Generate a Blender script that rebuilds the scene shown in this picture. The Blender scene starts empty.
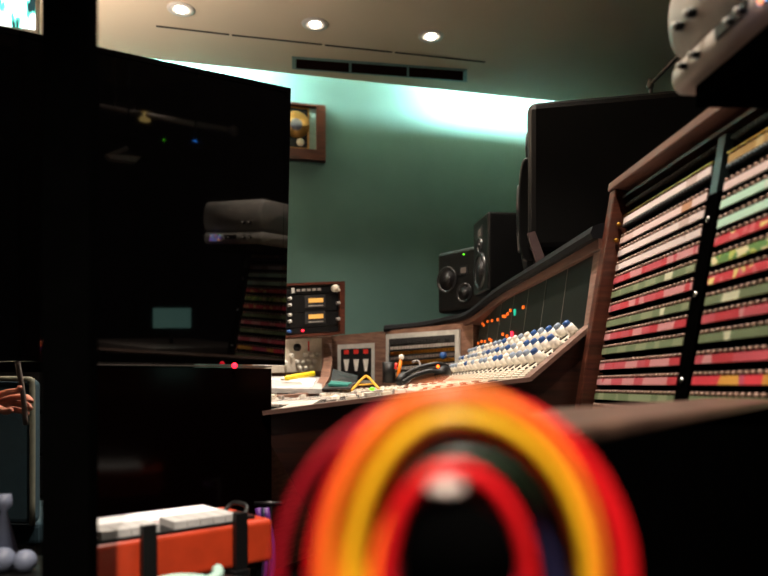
import bpy, math, random
from mathutils import Vector, Matrix
random.seed(7)
S = bpy.context.scene
COL = S.collection
PI = math.pi

# ------------------------------------------------------------ camera data
CZ = 0.95
HZ = 385                          # row of the horizon (level camera with a raised lens)
F = 700.0
TH = math.radians(3.2)            # the desk's long axis leans this much to the left of the view
ct, st = math.cos(TH), math.sin(TH)

def ray(px, py):
    return Vector(((px-384)/F, 1.0, (HZ-py)/F))
def P(px, py, Y):                  # surveyed point at world depth Y
    d = ray(px, py); k = Y/d.y
    return Vector((d.x*k, Y, CZ + d.z*k))
def PZ(px, py, z):                 # surveyed point at height z
    d = ray(px, py); k = (z-CZ)/d.z
    return Vector((d.x*k, d.y*k, z))
def K(v):                          # desk frame -> world
    x, y, z = v
    return Vector((x*ct - y*st, x*st + y*ct, z))
def KP(px, py, Y):                 # surveyed point in desk frame
    d = ray(px, py)
    dx = d.x*ct + d.y*st; dy = -d.x*st + d.y*ct
    k = Y/dy
    return Vector((dx*k, Y, CZ + d.z*k))

# ------------------------------------------------------------ materials
def new_mat(name):
    m = bpy.data.materials.new(name); m.use_nodes = True
    return m, m.node_tree.nodes, m.node_tree.links, m.node_tree.nodes['Principled BSDF']
def srgb(c):
    return tuple(((x/255+.055)/1.055)**2.4 if x/255 > .04045 else x/255/12.92 for x in c) + (1,)
def plain(name, c, rough=.5, metal=0, spec=.5, var=.12, scale=30, bump=0):
    m, n, l, b = new_mat(name)
    t = n.new('ShaderNodeTexCoord'); nz = n.new('ShaderNodeTexNoise'); nz.inputs['Scale'].default_value = scale
    nz.inputs['Detail'].default_value = 3
    l.new(t.outputs['Object'], nz.inputs['Vector'])
    r = n.new('ShaderNodeValToRGB'); c = srgb(c)
    r.color_ramp.elements[0].position = .3; r.color_ramp.elements[1].position = .7
    r.color_ramp.elements[0].color = tuple(x*(1-var) for x in c[:3])+(1,)
    r.color_ramp.elements[1].color = tuple(min(1, x*(1+var)) for x in c[:3])+(1,)
    l.new(nz.outputs['Fac'], r.inputs['Fac']); l.new(r.outputs['Color'], b.inputs['Base Color'])
    b.inputs['Roughness'].default_value = rough; b.inputs['Metallic'].default_value = metal
    b.inputs['Specular IOR Level'].default_value = spec
    if bump:
        bp = n.new('ShaderNodeBump'); bp.inputs['Strength'].default_value = bump; bp.inputs['Distance'].default_value = .01
        l.new(nz.outputs['Fac'], bp.inputs['Height']); l.new(bp.outputs['Normal'], b.inputs['Normal'])
    return m
def glow(name, c, s):
    m, n, l, b = new_mat(name)
    b.inputs['Base Color'].default_value = srgb(c); b.inputs['Emission Color'].default_value = srgb(c)
    b.inputs['Emission Strength'].default_value = s
    return m
def wood(name, c0, c1, rough=.4, scale=(3, 3, 40)):
    m, n, l, b = new_mat(name)
    t = n.new('ShaderNodeTexCoord'); mp = n.new('ShaderNodeMapping'); mp.inputs['Scale'].default_value = scale
    nz = n.new('ShaderNodeTexNoise'); nz.inputs['Scale'].default_value = 2.2; nz.inputs['Detail'].default_value = 6
    nz.inputs['Distortion'].default_value = .6
    r = n.new('ShaderNodeValToRGB')
    r.color_ramp.elements[0].position = .35; r.color_ramp.elements[1].position = .65
    r.color_ramp.elements[0].color = srgb(c0); r.color_ramp.elements[1].color = srgb(c1)
    l.new(t.outputs['Object'], mp.inputs['Vector']); l.new(mp.outputs['Vector'], nz.inputs['Vector'])
    l.new(nz.outputs['Fac'], r.inputs['Fac']); l.new(r.outputs['Color'], b.inputs['Base Color'])
    b.inputs['Roughness'].default_value = rough
    return m
def blotch(name, cols, scale, rough=.6, stretch=(1, 1, 1), const=True):
    """paper / print patches: a few flat colours in cells"""
    m, n, l, b = new_mat(name)
    t = n.new('ShaderNodeTexCoord'); mp = n.new('ShaderNodeMapping'); mp.inputs['Scale'].default_value = stretch
    vo = n.new('ShaderNodeTexVoronoi'); vo.inputs['Scale'].default_value = scale
    sx = n.new('ShaderNodeSeparateColor'); r = n.new('ShaderNodeValToRGB')
    l.new(t.outputs['Object'], mp.inputs['Vector']); l.new(mp.outputs['Vector'], vo.inputs['Vector'])
    l.new(vo.outputs['Color'], sx.inputs['Color']); l.new(sx.outputs['Red'], r.inputs['Fac'])
    if const: r.color_ramp.interpolation = 'CONSTANT'
    while len(r.color_ramp.elements) < len(cols): r.color_ramp.elements.new(.5)
    for i, (p, c) in enumerate(cols):
        r.color_ramp.elements[i].position = p; r.color_ramp.elements[i].color = srgb(c)
    l.new(r.outputs['Color'], b.inputs['Base Color']); b.inputs['Roughness'].default_value = rough
    return m

M = {}
M['teal_wall'] = plain('teal_fabric_wall', (90, 122, 117), .95, spec=.1, var=.10, scale=2.2, bump=.15)
M['ceiling'] = plain('ceiling_paint', (212, 192, 166), .7, var=.04, scale=1.5)
M['ceil_dark'] = plain('ceiling_groove', (40, 34, 30), .9)
M['carpet'] = plain('dark_carpet', (30, 26, 24), 1, spec=.1, var=.3, scale=60)
M['dark_wall'] = plain('dark_fabric_wall', (48, 50, 64), .95, spec=.1, var=.4, scale=6)
M['tube'] = glow('fluorescent_tube', (226, 254, 250), 430)
M['bulb'] = glow('halogen_bulb', (255, 246, 232), 30)
M['trim_ring'] = plain('downlight_ring', (205, 195, 185), .4)
M['vent'] = plain('vent_dark', (34, 18, 15), .9, spec=0)
M['vent_rim'] = plain('vent_rim', (110, 140, 135), .5)
M['wood'] = wood('dark_walnut', (24, 11, 7), (54, 27, 17), .35, (2.5, 2.5, 34))
M['wood_edge'] = wood('walnut_edge', (112, 84, 74), (142, 110, 98), .4)
M['wood_red'] = wood('red_mahogany', (58, 29, 20), (94, 50, 36), .35)
M['wood_beam'] = wood('walnut_beam', (84, 52, 42), (112, 74, 60), .45)
M['wood_tan'] = wood('tan_walnut', (105, 74, 60), (142, 106, 88), .45, (6, 6, 30))
M['black'] = plain('black_paint', (10, 10, 11), .45, spec=.35)
M['black_matte'] = plain('matte_black', (3, 3, 3), .95, spec=0)
M['spk'] = plain('speaker_black', (7, 7, 7), .33, spec=.45)
M['spk_cone'] = plain('speaker_cone', (34, 32, 33), .4, spec=.4)
M['spk_ring'] = plain('speaker_ring', (30, 30, 32), .3)
M['chrome'] = plain('brushed_metal', (200, 198, 195), .25, metal=1)
M['silver'] = plain('silver_frame', (200, 198, 192), .4, metal=.2)
M['cream'] = plain('cream_panel', (212, 202, 186), .5, var=.08, scale=80)
M['white_knob'] = plain('white_knob', (235, 230, 220), .35)
M['fader_white'] = plain('fader_panel_pale', (206, 198, 190), .5, var=.15, scale=70)
M['grey_panel'] = plain('fader_panel_grey', (150, 142, 136), .5, var=.15, scale=70)
M['blue_cap'] = plain('blue_knob_cap', (44, 86, 150), .35)
M['bluegrey_cap'] = plain('blue_grey_cap', (140, 156, 178), .4)
M['slot'] = plain('slot_dark', (30, 28, 28), .7)
M['meter_panel'] = plain('meter_panel_green_black', (14, 18, 13), .5, spec=.2, var=.1)
M['rail'] = plain('rail_vinyl', (11, 11, 15), .7, spec=.15)
M['red'] = plain('red_paint', (215, 40, 30), .4)
M['orange_led'] = glow('orange_led', (255, 110, 30), .8)
M['amber_led'] = glow('amber_led', (255, 215, 130), 1.4)
M['teal_led'] = glow('teal_led', (20, 160, 130), 1.0)
M['red_led'] = glow('red_led', (255, 30, 50), 5)
M['green_led'] = glow('green_led', (90, 230, 20), 2.5)
M['blue_led'] = glow('blue_led', (50, 140, 255), 5)
M['orange_hot'] = glow('orange_indicator', (255, 90, 20), 6)
M['amber_meter'] = glow('amber_meter_window', (214, 160, 80), .55)
M['brass'] = plain('brass', (190, 140, 60), .3, metal=1)
M['gold'] = plain('gold_record', (205, 160, 90), .3, metal=.6)
M['mat_teal'] = plain('pale_teal_mount', (140, 170, 160), .8)
M['lab_white'] = blotch('patch_label_white', [(0, (212, 196, 192)), (.8, (188, 166, 158)), (.93, (170, 120, 80))], 14, stretch=(1, 1, .01))
M['lab_pink'] = blotch('patch_label_pale_pink', [(0, (214, 190, 186)), (.6, (200, 172, 164)), (.85, (176, 128, 96))], 14, stretch=(1, 1, .01))
M['lab_white_tint'] = blotch('patch_label_light_tint', [(0, (184, 222, 200)), (.55, (200, 215, 200)), (.85, (170, 200, 180))], 14, stretch=(1, 1, .01))  # white labels with the mint tint of the light put into their colour
M['lab_red'] = blotch('patch_label_red', [(0, (184, 72, 84)), (.35, (200, 136, 138)), (.8, (182, 46, 58))], 26, stretch=(1, 1, .01))
M['lab_green'] = blotch('patch_label_green', [(0, (104, 118, 84)), (.6, (128, 138, 104)), (.93, (200, 200, 170))], 30, stretch=(1, 1, .01))
M['lab_scribble'] = blotch('patch_label_green_yellow', [(0, (96, 138, 72)), (.55, (178, 190, 96)), (.8, (222, 214, 170))], 60)
M['lab_redscrib'] = blotch('patch_label_red_scribbled', [(0, (196, 48, 62)), (.6, (206, 96, 104)), (.86, (226, 206, 130))], 60)
M['lab_gold'] = blotch('patch_label_gold', [(0, (150, 118, 62)), (.5, (176, 150, 96)), (.8, (120, 122, 96))], 20, stretch=(1, 1, .01))
M['lab_redgold'] = blotch('patch_label_red_gold', [(0, (204, 52, 66)), (.5, (176, 70, 96)), (.7, (206, 150, 62))], 12, stretch=(1, 1, .01))
M['jack'] = plain('jack_metal', (160, 128, 114), .4, metal=.3)
M['teal_steel'] = plain('teal_grey_steel', (52, 70, 72), .4)
M['ledge'] = wood('ledge_walnut', (58, 42, 36), (92, 70, 58), .35, (8, 8, 8))
M['grey_shell'] = plain('pale_grey_shell', (190, 184, 176), .38, var=.05)
M['c_red'] = plain('cable_red', (214, 18, 26), .4)
M['c_crimson'] = plain('cable_crimson', (150, 12, 30), .4)
M['c_orange'] = plain('cable_orange', (255, 122, 34), .4)
M['c_yellow'] = plain('cable_yellow', (250, 190, 30), .4)
M['c_purple'] = plain('cable_purple', (92, 40, 120), .4)
M['c_navy'] = plain('cable_navy', (34, 34, 66), .4)
M['c_green'] = plain('cable_dark_green', (18, 40, 22), .4)
M['c_black'] = plain('cable_black', (12, 12, 12), .4)
M['c_magenta'] = plain('cable_magenta', (190, 40, 70), .4)
M['synth_red'] = plain('synth_red', (170, 54, 26), .35)
M['paper'] = plain('paper', (240, 240, 242), .7, var=.05)
M['paper_grey'] = plain('paper_grey', (168, 166, 164), .7)
M['yellow'] = plain('yellow_plastic', (230, 205, 30), .4)
M['yellow_wire'] = plain('yellow_wire', (214, 160, 40), .4)
M['orange_pl'] = plain('orange_plastic', (240, 130, 20), .4)
M['teal_pl'] = plain('teal_card', (40, 120, 110), .5)
M['skin'] = plain('skin', (214, 138, 116), .5, var=.05)
M['clothes'] = plain('black_clothes', (12, 12, 14), .9)
M['hair'] = plain('dark_hair', (24, 16, 12), .7)
M['chair_teal'] = plain('teal_chair_fabric', (24, 50, 60), .9)
M['piping'] = plain('pale_piping', (100, 102, 88), .7)
M['pale_blue'] = plain('pale_blue_plastic', (112, 120, 140), .5)
M['stick'] = plain('stick_grey', (120, 110, 105), .5)
M['screen_teal'] = glow('small_teal_screen', (120, 170, 160), .9)
M['grey_metal'] = plain('grey_metal', (120, 110, 105), .4, metal=.5)
M['strut_pink'] = plain('strut_painted', (104, 84, 84), .5)
M['pale_metal'] = plain('pale_metal', (205, 190, 182), .4, metal=.2)

# glossy display glass
m, n, l, b = new_mat('glossy_display_glass'); M['glass_black'] = m
b.inputs['Base Color'].default_value = (.0012, .001, .001, 1); b.inputs['Roughness'].default_value = .03
b.inputs['Specular IOR Level'].default_value = 1.0; b.inputs['IOR'].default_value = 1.5
m, n, l, b = new_mat('black_lacquer'); M['lacquer'] = m
b.inputs['Base Color'].default_value = (.002, .0006, .0005, 1); b.inputs['Roughness'].default_value = .12
b.inputs['Specular IOR Level'].default_value = .2
# picture shown by the wall screen: bright white and teal streaks
m, n, l, b = new_mat('lit_screen_picture'); M['pic'] = m
t = n.new('ShaderNodeTexCoord'); mp = n.new('ShaderNodeMapping'); mp.inputs['Scale'].default_value = (14, 14, 4)
mp.inputs['Rotation'].default_value = (0, .6, 0)
nz = n.new('ShaderNodeTexNoise'); nz.inputs['Scale'].default_value = 1.6; nz.inputs['Detail'].default_value = 3
r = n.new('ShaderNodeValToRGB')
for i, (p, c) in enumerate([(.34, (6, 40, 44)), (.40, (90, 200, 180)), (.45, (245, 255, 250))]):
    if i > 1: r.color_ramp.elements.new(p)
    r.color_ramp.elements[i].position = p; r.color_ramp.elements[i].color = srgb(c)
l.new(t.outputs['Object'], mp.inputs['Vector']); l.new(mp.outputs['Vector'], nz.inputs['Vector'])
l.new(nz.outputs['Fac'], r.inputs['Fac']); l.new(r.outputs['Color'], b.inputs['Emission Color'])
b.inputs['Emission Strength'].default_value = 3.0; b.inputs['Base Color'].default_value = (0, 0, 0, 1)
# colour display of the grey unit
m, n, l, b = new_mat('colour_display'); M['display'] = m
t = n.new('ShaderNodeTexCoord'); vo = n.new('ShaderNodeTexVoronoi'); vo.inputs['Scale'].default_value = 90
sx = n.new('ShaderNodeSeparateColor'); r = n.new('ShaderNodeValToRGB'); r.color_ramp.interpolation = 'CONSTANT'
for i, (p, c) in enumerate([(0, (120, 60, 255)), (.3, (20, 180, 255)), (.55, (255, 130, 10)), (.75, (20, 20, 30)), (.9, (40, 200, 20))]):
    if i > 1: r.color_ramp.elements.new(p)
    r.color_ramp.elements[i].position = p; r.color_ramp.elements[i].color = srgb(c)
l.new(t.outputs['Object'], vo.inputs['Vector']); l.new(vo.outputs['Color'], sx.inputs['Color'])
l.new(sx.outputs['Red'], r.inputs['Fac']); l.new(r.outputs['Color'], b.inputs['Emission Color'])
b.inputs['Emission Strength'].default_value = 1.6

# ------------------------------------------------------------ mesh helpers
INFO = {}
def thing(name, label, cat, loc=(0, 0, 0), rz=0, group=None):
    o = bpy.data.objects.new(name, None); COL.objects.link(o); o.empty_display_size = .05
    o.location = loc; o.rotation_euler = (0, 0, rz); o['label'] = label; o['category'] = cat
    if group: o['group'] = group
    INFO[o.name] = (Vector(loc), rz)
    return o
class MB:
    """collects shapes (in world space, or via xf) and links them as ONE mesh object"""
    def __init__(s, xf=None): s.v = []; s.f = []; s.mi = []; s.sm = []; s.xf = xf; s.m = 0; s.mats = []
    def mat(s, key):
        if key not in s.mats: s.mats.append(key)
        s.m = s.mats.index(key); return s
    def add(s, vs, fs, smooth=False):
        k = len(s.v)
        for v in vs:
            v = Vector(v); s.v.append(s.xf(v) if s.xf else v)
        for f in fs: s.f.append([i+k for i in f]); s.mi.append(s.m); s.sm.append(smooth)
        return s
    def box(s, lo, hi, T=None):
        x0, y0, z0 = lo; x1, y1, z1 = hi
        vs = [(x0, y0, z0), (x1, y0, z0), (x1, y1, z0), (x0, y1, z0), (x0, y0, z1), (x1, y0, z1), (x1, y1, z1), (x0, y1, z1)]
        if T: vs = [T(Vector(v)) for v in vs]
        return s.add(vs, [(0, 3, 2, 1), (4, 5, 6, 7), (0, 1, 5, 4), (1, 2, 6, 5), (2, 3, 7, 6), (3, 0, 4, 7)])
    def hexa(s, a, off):
        """quad a (4 pts) thickened by vector off"""
        a = [Vector(p) for p in a]; off = Vector(off)
        vs = a + [p+off for p in a]
        return s.add(vs, [(3, 2, 1, 0), (4, 5, 6, 7), (0, 1, 5, 4), (1, 2, 6, 5), (2, 3, 7, 6), (3, 0, 4, 7)])
    def prism(s, poly, off):
        n = len(poly); a = [Vector(p) for p in poly]; off = Vector(off)
        return s.add(a+[p+off for p in a], [tuple(range(n))[::-1], tuple(range(n, 2*n))] + [(i, (i+1) % n, (i+1) % n+n, i+n) for i in range(n)])
    def cyl(s, p0, p1, r0, r1=None, seg=16, cap=True):
        return s.loft([(p0, r0), (p1, r0 if r1 is None else r1)], seg, cap)
    def loft(s, rings, seg=16, cap=True):
        """rings of (point, radius) along a straight axis"""
        p0 = Vector(rings[0][0]); p1 = Vector(rings[-1][0]); ax = (p1-p0)
        ax = ax.normalized() if ax.length > 1e-9 else Vector((0, 0, 1))
        up = Vector((0, 0, 1)) if abs(ax.z) < .9 else Vector((1, 0, 0))
        a = ax.cross(up).normalized(); b = ax.cross(a)
        vs = []; fs = []
        for p, r in rings:
            for i in range(seg):
                t = 2*PI*i/seg; vs.append(Vector(p)+a*(r*math.cos(t))+b*(r*math.sin(t)))
        for j in range(len(rings)-1):
            for i in range(seg):
                i2 = (i+1) % seg; fs.append((j*seg+i, j*seg+i2, (j+1)*seg+i2, (j+1)*seg+i))
        if cap: fs.append(tuple(range(seg))[::-1]); fs.append(tuple((len(rings)-1)*seg+i for i in range(seg)))
        return s.add(vs, fs, True)
    def tube(s, pts, r, seg=10, smooth_n=6):
        pts = [Vector(p) for p in pts]
        if smooth_n > 1 and len(pts) > 2:
            q = [pts[0]*2-pts[1]] + pts + [pts[-1]*2-pts[-2]]; out = []
            for i in range(1, len(q)-2):
                for k in range(smooth_n):
                    t = k/smooth_n
                    out.append(.5*((2*q[i])+(-q[i-1]+q[i+1])*t+(2*q[i-1]-5*q[i]+4*q[i+1]-q[i+2])*t*t+(-q[i-1]+3*q[i]-3*q[i+1]+q[i+2])*t**3))
            out.append(pts[-1]); pts = out
        vs = []; fs = []; a = None
        rr = r if callable(r) else (lambda t: r)
        for j, p in enumerate(pts):
            d = (pts[min(j+1, len(pts)-1)]-pts[max(j-1, 0)]).normalized()
            if a is None:
                up = Vector((0, 0, 1)) if abs(d.z) < .9 else Vector((1, 0, 0)); a = d.cross(up).normalized()
            a = (a-d*a.dot(d)).normalized(); b = d.cross(a); R = rr(j/(len(pts)-1))
            for i in range(seg):
                t = 2*PI*i/seg; vs.append(p+a*(R*math.cos(t))+b*(R*math.sin(t)))
        for j in range(len(pts)-1):
            for i in range(seg):
                i2 = (i+1) % seg; fs.append((j*seg+i, j*seg+i2, (j+1)*seg+i2, (j+1)*seg+i))
        fs.append(tuple(range(seg))[::-1]); fs.append(tuple((len(pts)-1)*seg+i for i in range(seg)))
        return s.add(vs, fs, True)
    def ball(s, c, r, seg=12, sz=1):
        c = Vector(c); vs = []; fs = []; nr = seg//2
        for j in range(1, nr):
            ph = PI*j/nr
            for i in range(seg):
                t = 2*PI*i/seg; vs.append(c+Vector((r*math.sin(ph)*math.cos(t), r*math.sin(ph)*math.sin(t), r*sz*math.cos(ph))))
        k = len(vs); vs += [c+Vector((0, 0, r*sz)), c-Vector((0, 0, r*sz))]
        for j in range(nr-2):
            for i in range(seg):
                i2 = (i+1) % seg; fs.append((j*seg+i, (j+1)*seg+i, (j+1)*seg+i2, j*seg+i2))
        for i in range(seg):
            i2 = (i+1) % seg; fs.append((k, i, i2)); fs.append((k+1, (nr-2)*seg+i2, (nr-2)*seg+i))
        return s.add(vs, fs, True)
    def build(s, name, key=None, parent=None, bevel=0, label=None, cat=None, group=None, kind=None):
        me = bpy.data.meshes.new(name)
        vs = s.v
        anc = parent; chain = []
        while anc is not None: chain.append(anc); anc = anc.parent
        if chain and chain[-1].name in INFO:
            loc, rz = INFO[chain[-1].name]; R = Matrix.Rotation(-rz, 3, 'Z'); vs = [R @ (v-loc) for v in vs]
        me.from_pydata([tuple(v) for v in vs], [], s.f)
        mats = s.mats if s.mats else [key]
        for k in mats: me.materials.append(M[k])
        for i, p in enumerate(me.polygons): p.material_index = s.mi[i]; p.use_smooth = s.sm[i]
        me.validate(); me.update()
        o = bpy.data.objects.new(name, me); COL.objects.link(o)
        if parent: o.parent = parent
        if bevel:
            bm = o.modifiers.new('bevel', 'BEVEL'); bm.width = bevel; bm.segments = 3; bm.limit_method = 'ANGLE'
            for p in me.polygons: p.use_smooth = False
        if label: o['label'] = label
        if cat: o['category'] = cat
        if group: o['group'] = group
        if kind: o['kind'] = kind
        return o
def copy_thing(root, loc, rz=None, label=None):
    c = root.copy(); COL.objects.link(c); c.location = loc
    if rz is not None: c.rotation_euler = (0, 0, rz)
    if label: c['label'] = label
    for ch in list(root.children):
        d = ch.copy(); COL.objects.link(d); d.parent = c
        for g in list(ch.children):
            e = g.copy(); COL.objects.link(e); e.parent = d
    return c

# ============================================================ ROOM
CEIL = 2.99
SL = .244
def edgeY(x): return 4.6 + SL*(x+.55)          # far edge of the lowered ceiling
def wallY(x): return edgeY(x)+.27
XL, XR, YB = -3.2, 2.6, -2.6
MB().box((XL-.1, YB-.1, -.1), (XR+.1, 6.4, 0)).build('floor', 'carpet', kind='structure')
MB().prism([(XL, wallY(XL), 0), (XR, wallY(XR), 0), (XR, wallY(XR)+.1, 0), (XL, wallY(XL)+.1, 0)], (0, 0, 3.6)).build('wall_front', 'teal_wall', kind='structure')
MB().box((XL-.1, YB, 0), (XL, wallY(XL)+.1, 3.6)).build('wall_left', 'dark_wall', kind='structure')
MB().box((XR, YB, 0), (XR+.1, wallY(XR)+.1, 3.6)).build('wall_right', 'dark_wall', kind='structure')
MB().box((XL-.1, YB-.1, 0), (XR+.1, YB, 3.6)).build('wall_back', 'dark_wall', kind='structure')
MB().prism([(XL, YB, CEIL), (XR, YB, CEIL), (XR, edgeY(XR), CEIL), (XL, edgeY(XL), CEIL)], (0, 0, .05)).build('ceiling', 'ceiling', kind='structure')
MB().box((XL-.1, YB-.1, 3.6), (XR+.1, 6.4, 3.7)).build('ceiling_upper', 'ceiling', kind='structure')
# grooves in the ceiling
g = MB()
for (x0, y0, x1, y1) in ((156, 26, 229, 34.5), (232, 35, 322, 44.5), (325, 45, 392, 52), (395, 52.3, 485, 62)):
    a = PZ(x0, y0, CEIL-.001); b_ = PZ(x1, y1, CEIL-.001)
    d = (b_-a).normalized(); nrm = Vector((-d.y, d.x, 0))*.008
    g.hexa([a-nrm, b_-nrm, b_+nrm, a+nrm], (0, 0, -.002))
g.build('trim_1', 'ceil_dark', kind='structure')
# cove lights
for i, (x0, x1, lab) in enumerate(((-2.05, -.76, 'fluorescent tube hidden above the ceiling edge at the left, over the framed record'), (.42, 1.6, 'fluorescent tube hidden above the ceiling edge at the right, near the biggest speaker'))):
    t = thing('fluorescent_tube', lab, 'light tube', ((x0+x1)/2, edgeY((x0+x1)/2)-.12, CEIL+.05))
    a = Vector((x0, edgeY(x0)-.12, CEIL+.14)); b_ = Vector((x1, edgeY(x1)-.12, CEIL+.14)); d = (b_-a).normalized()
    MB().cyl(a, b_, .026).build('tube', 'tube', t)
    for e, sg in ((a, -1), (b_, 1)): MB().cyl(e, e+d*(.03*sg), .028).build('end_cap', 'pale_metal', t)
    MB().prism([a+Vector((0, -.02, -.089)), b_+Vector((0, -.02, -.089)), b_+Vector((0, .02, -.089)), a+Vector((0, .02, -.089))], (0, 0, .02)).build('batten', 'pale_metal', t)
# vent
vt = thing('ceiling_vent', 'long dark slot air vent set in the ceiling, in three sections', 'vent', PZ(380, 69, CEIL-.004))
def vq(px0, px1, dy0, dy1):
    f = lambda x, dy: PZ(x, 63+(x-296)*(75.5-63)/(465-296)+dy, CEIL-.002)
    return [f(px0, dy1), f(px1, dy1), f(px1, dy0), f(px0, dy0)]
MB().hexa(vq(292, 467, -6.5, 5.5), (0, 0, -.006)).build('frame', 'vent_rim', vt)
for a, b_ in ((296, 349), (351.5, 407), (409, 463)):
    MB().hexa([p+Vector((0, 0, -.006)) for p in vq(a, b_, -5, 4)], (0, 0, -.003)).build('opening', 'vent', vt)
# downlights
def spot_lamp(loc, energy, size=1.6, blend=.7, col=(1, .87, .74), r=.03):
    L = bpy.data.lights.new('downlight_lamp', 'SPOT'); L.energy = energy; L.spot_size = size; L.spot_blend = blend
    L.color = col; L.shadow_soft_size = r
    o = bpy.data.objects.new('downlight_lamp', L); COL.objects.link(o); o.location = loc
    return o
dl = None
def downlight(loc, label, energy, size=1.6, aim=0):
    global dl
    if dl is None:
        dl = thing('downlight', label, 'ceiling light', (0, 0, CEIL), 0, 'small round downlights in the ceiling')
        n_ = 28; rg = MB()
        rg.loft([((0, 0, CEIL), .075), ((0, 0, CEIL-.006), .072), ((0, 0, CEIL-.006), .045), ((0, 0, CEIL-.002), .04)], n_)
        rg.build('trim_ring', 'trim_ring', dl)
        MB().loft([((0, 0, CEIL-.003), .028), ((0, 0, CEIL-.010), .026), ((0, 0, CEIL-.016), .015)], 20).build('bulb', 'bulb', dl)
        o = dl
        o.location = (loc[0], loc[1], CEIL)
    else: o = copy_thing(dl, (loc[0], loc[1], CEIL), 0, label)
    spot_lamp((loc[0], loc[1], CEIL-.03), energy, size).rotation_euler = (aim, 0, 0)
downlight(PZ(181, 9, CEIL), 'leftmost visible round downlight in the ceiling', 60)
downlight(PZ(315, 24, CEIL), 'round downlight above the left end of the air vent', 60)
downlight(PZ(431, 36, CEIL), 'round downlight above the right end of the air vent', 60)
downlight((.05, 2.55), 'round downlight over the far part of the desk', 230)
downlight((-.6, 2.75), 'round downlight added out of view to brighten the tan wing of the desk', 120, 1.1)  # added lamp, out of view, brightening the left wing panels
downlight((.1, 1.2), 'round downlight over the middle of the desk', 210)
downlight((0.02, -.65), 'round downlight overhead just behind the camera, aimed at the cables', 560, .85, math.radians(24))
downlight((1.3, -.9), 'round downlight behind the patch bay cabinet, toward the back right', 40)
downlight((-1.2, -.9), 'round downlight behind the camera, toward the back left', 30)

# ============================================================ MIXING DESK
A = KP(598, 245, 1.8); B = KP(587, 327, 1.8); C_ = KP(525, 380, 1.8); D = KP(265, 413, 1.8)
Y0, Y1 = 1.8, 3.35
desk = thing('mixing_console', 'large wood framed mixing desk with rows of blue capped knobs and white faders', 'mixing desk', K((.2, 2.4, 0)), 0)
def at(p, y): return Vector((p.x, y, p.z))
# near end panel
pl = [at(p, 1.76) for p in (A, B, C_, D)] + [Vector((D.x+.01, 1.76, D.z-.06)), Vector((D.x+.12, 1.76, .62)), Vector((D.x+.16, 1.76, 0)), Vector((1.0, 1.76, 0)), Vector((1.0, 1.76, A.z))]
MB(K).prism(pl, (0, .04, 0)).build('end_panel', 'wood', desk)
tr = MB(K); off = .012
prof = [at(p, 1.745) for p in (A, B, C_, D)]
for i in range(3):
    a, b_ = prof[i], prof[i+1]; d = (b_-a).normalized(); nn = Vector((d.z, 0, -d.x))
    if nn.z < 0 and i > 0: nn = -nn
    if i == 0: nn = Vector((-abs(nn.x), 0, nn.z*(-1 if nn.x > 0 else 1)))
    tr.hexa([a-nn*.004, b_-nn*.004, b_+nn*.007, a+nn*.007], (0, .06, 0))
tr.build('edge_trim', 'wood_edge', desk)
# carcass under the surface
body = [at(A, 1.8), at(B, 1.8), at(C_, 1.8), at(D, 1.8), Vector((D.x+.02, 1.8, D.z-.07)), Vector((D.x+.2, 1.8, .6)), Vector((D.x+.25, 1.8, .02)), Vector((.98, 1.8, .02)), Vector((.98, 1.8, A.z))]
body = [p+Vector((.0, 0, 0)) for p in body]
sh = []
for i, p in enumerate(body):
    q = p.copy()
    if i in (0, 1, 2, 3): q.z -= .012
    if i in (0, 1): q.x += .012
    sh.append(q)
MB(K).prism(sh, (0, Y1-Y0-.02, 0)).build('carcass', 'wood', desk)
# armrest
MB(K).prism([at(D, 1.8)+Vector((-.035, 0, -.03)), at(D, 1.8)+Vector((-.03, 0, -.005)), at(D, 1.8)+Vector((-.003, 0, .002)), at(D, 1.8)+Vector((.0, 0, -.035))], (0, .55, 0)).build('armrest', 'black', desk)
# upright meter panels
nb = 7; wA = (Y1-Y0-.02)/nb
for i in range(nb):
    y0 = Y0+.02+i*wA; y1 = y0+wA-.004
    p = MB(K); p.hexa([at(A, y0), at(B, y0), at(B, y1), at(A, y1)], (.01, 0, 0))
    o = p.build('meter_panel', 'meter_panel', desk)
    e = MB(K); e.hexa([at(A, y1)+Vector((-.001, 0, 0)), at(B, y1)+Vector((-.001, 0, 0)), at(B, y1+.004)+Vector((-.001, 0, 0)), at(A, y1+.004)+Vector((-.001, 0, 0))], (.006, 0, 0))
    e.build('seam', 'grey_metal', o)
    if i >= 3:
        cols = ['orange_led', 'orange_led', 'amber_led', 'red_led', 'teal_led', 'white_knob']
        u = (A-B)
        for r_ in range(2):
            for k in range(5 if i > 3 else 3):
                if random.random() < .4: continue
                f = (.22 if r_ == 0 else .62) + random.uniform(-.04, .04)
                yy = y0 + (k+.6)*wA/(5.5 if i > 3 else 3.5)
                c = at(B, yy) + Vector((u.x, 0, u.z))*f
                key = 'orange_led'
                if i == 3 and k == 1: key = 'amber_led'
                if i == 3 and k == 2: key = 'teal_led' if r_ else 'red_led'
                hgt = .011 if key == 'orange_led' else .024
                MB(K).box((c.x-.006, c.y-.008, c.z-hgt/2), (c.x, c.y+.008, c.z+hgt/2)).build('lit_button', key, o)
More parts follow.
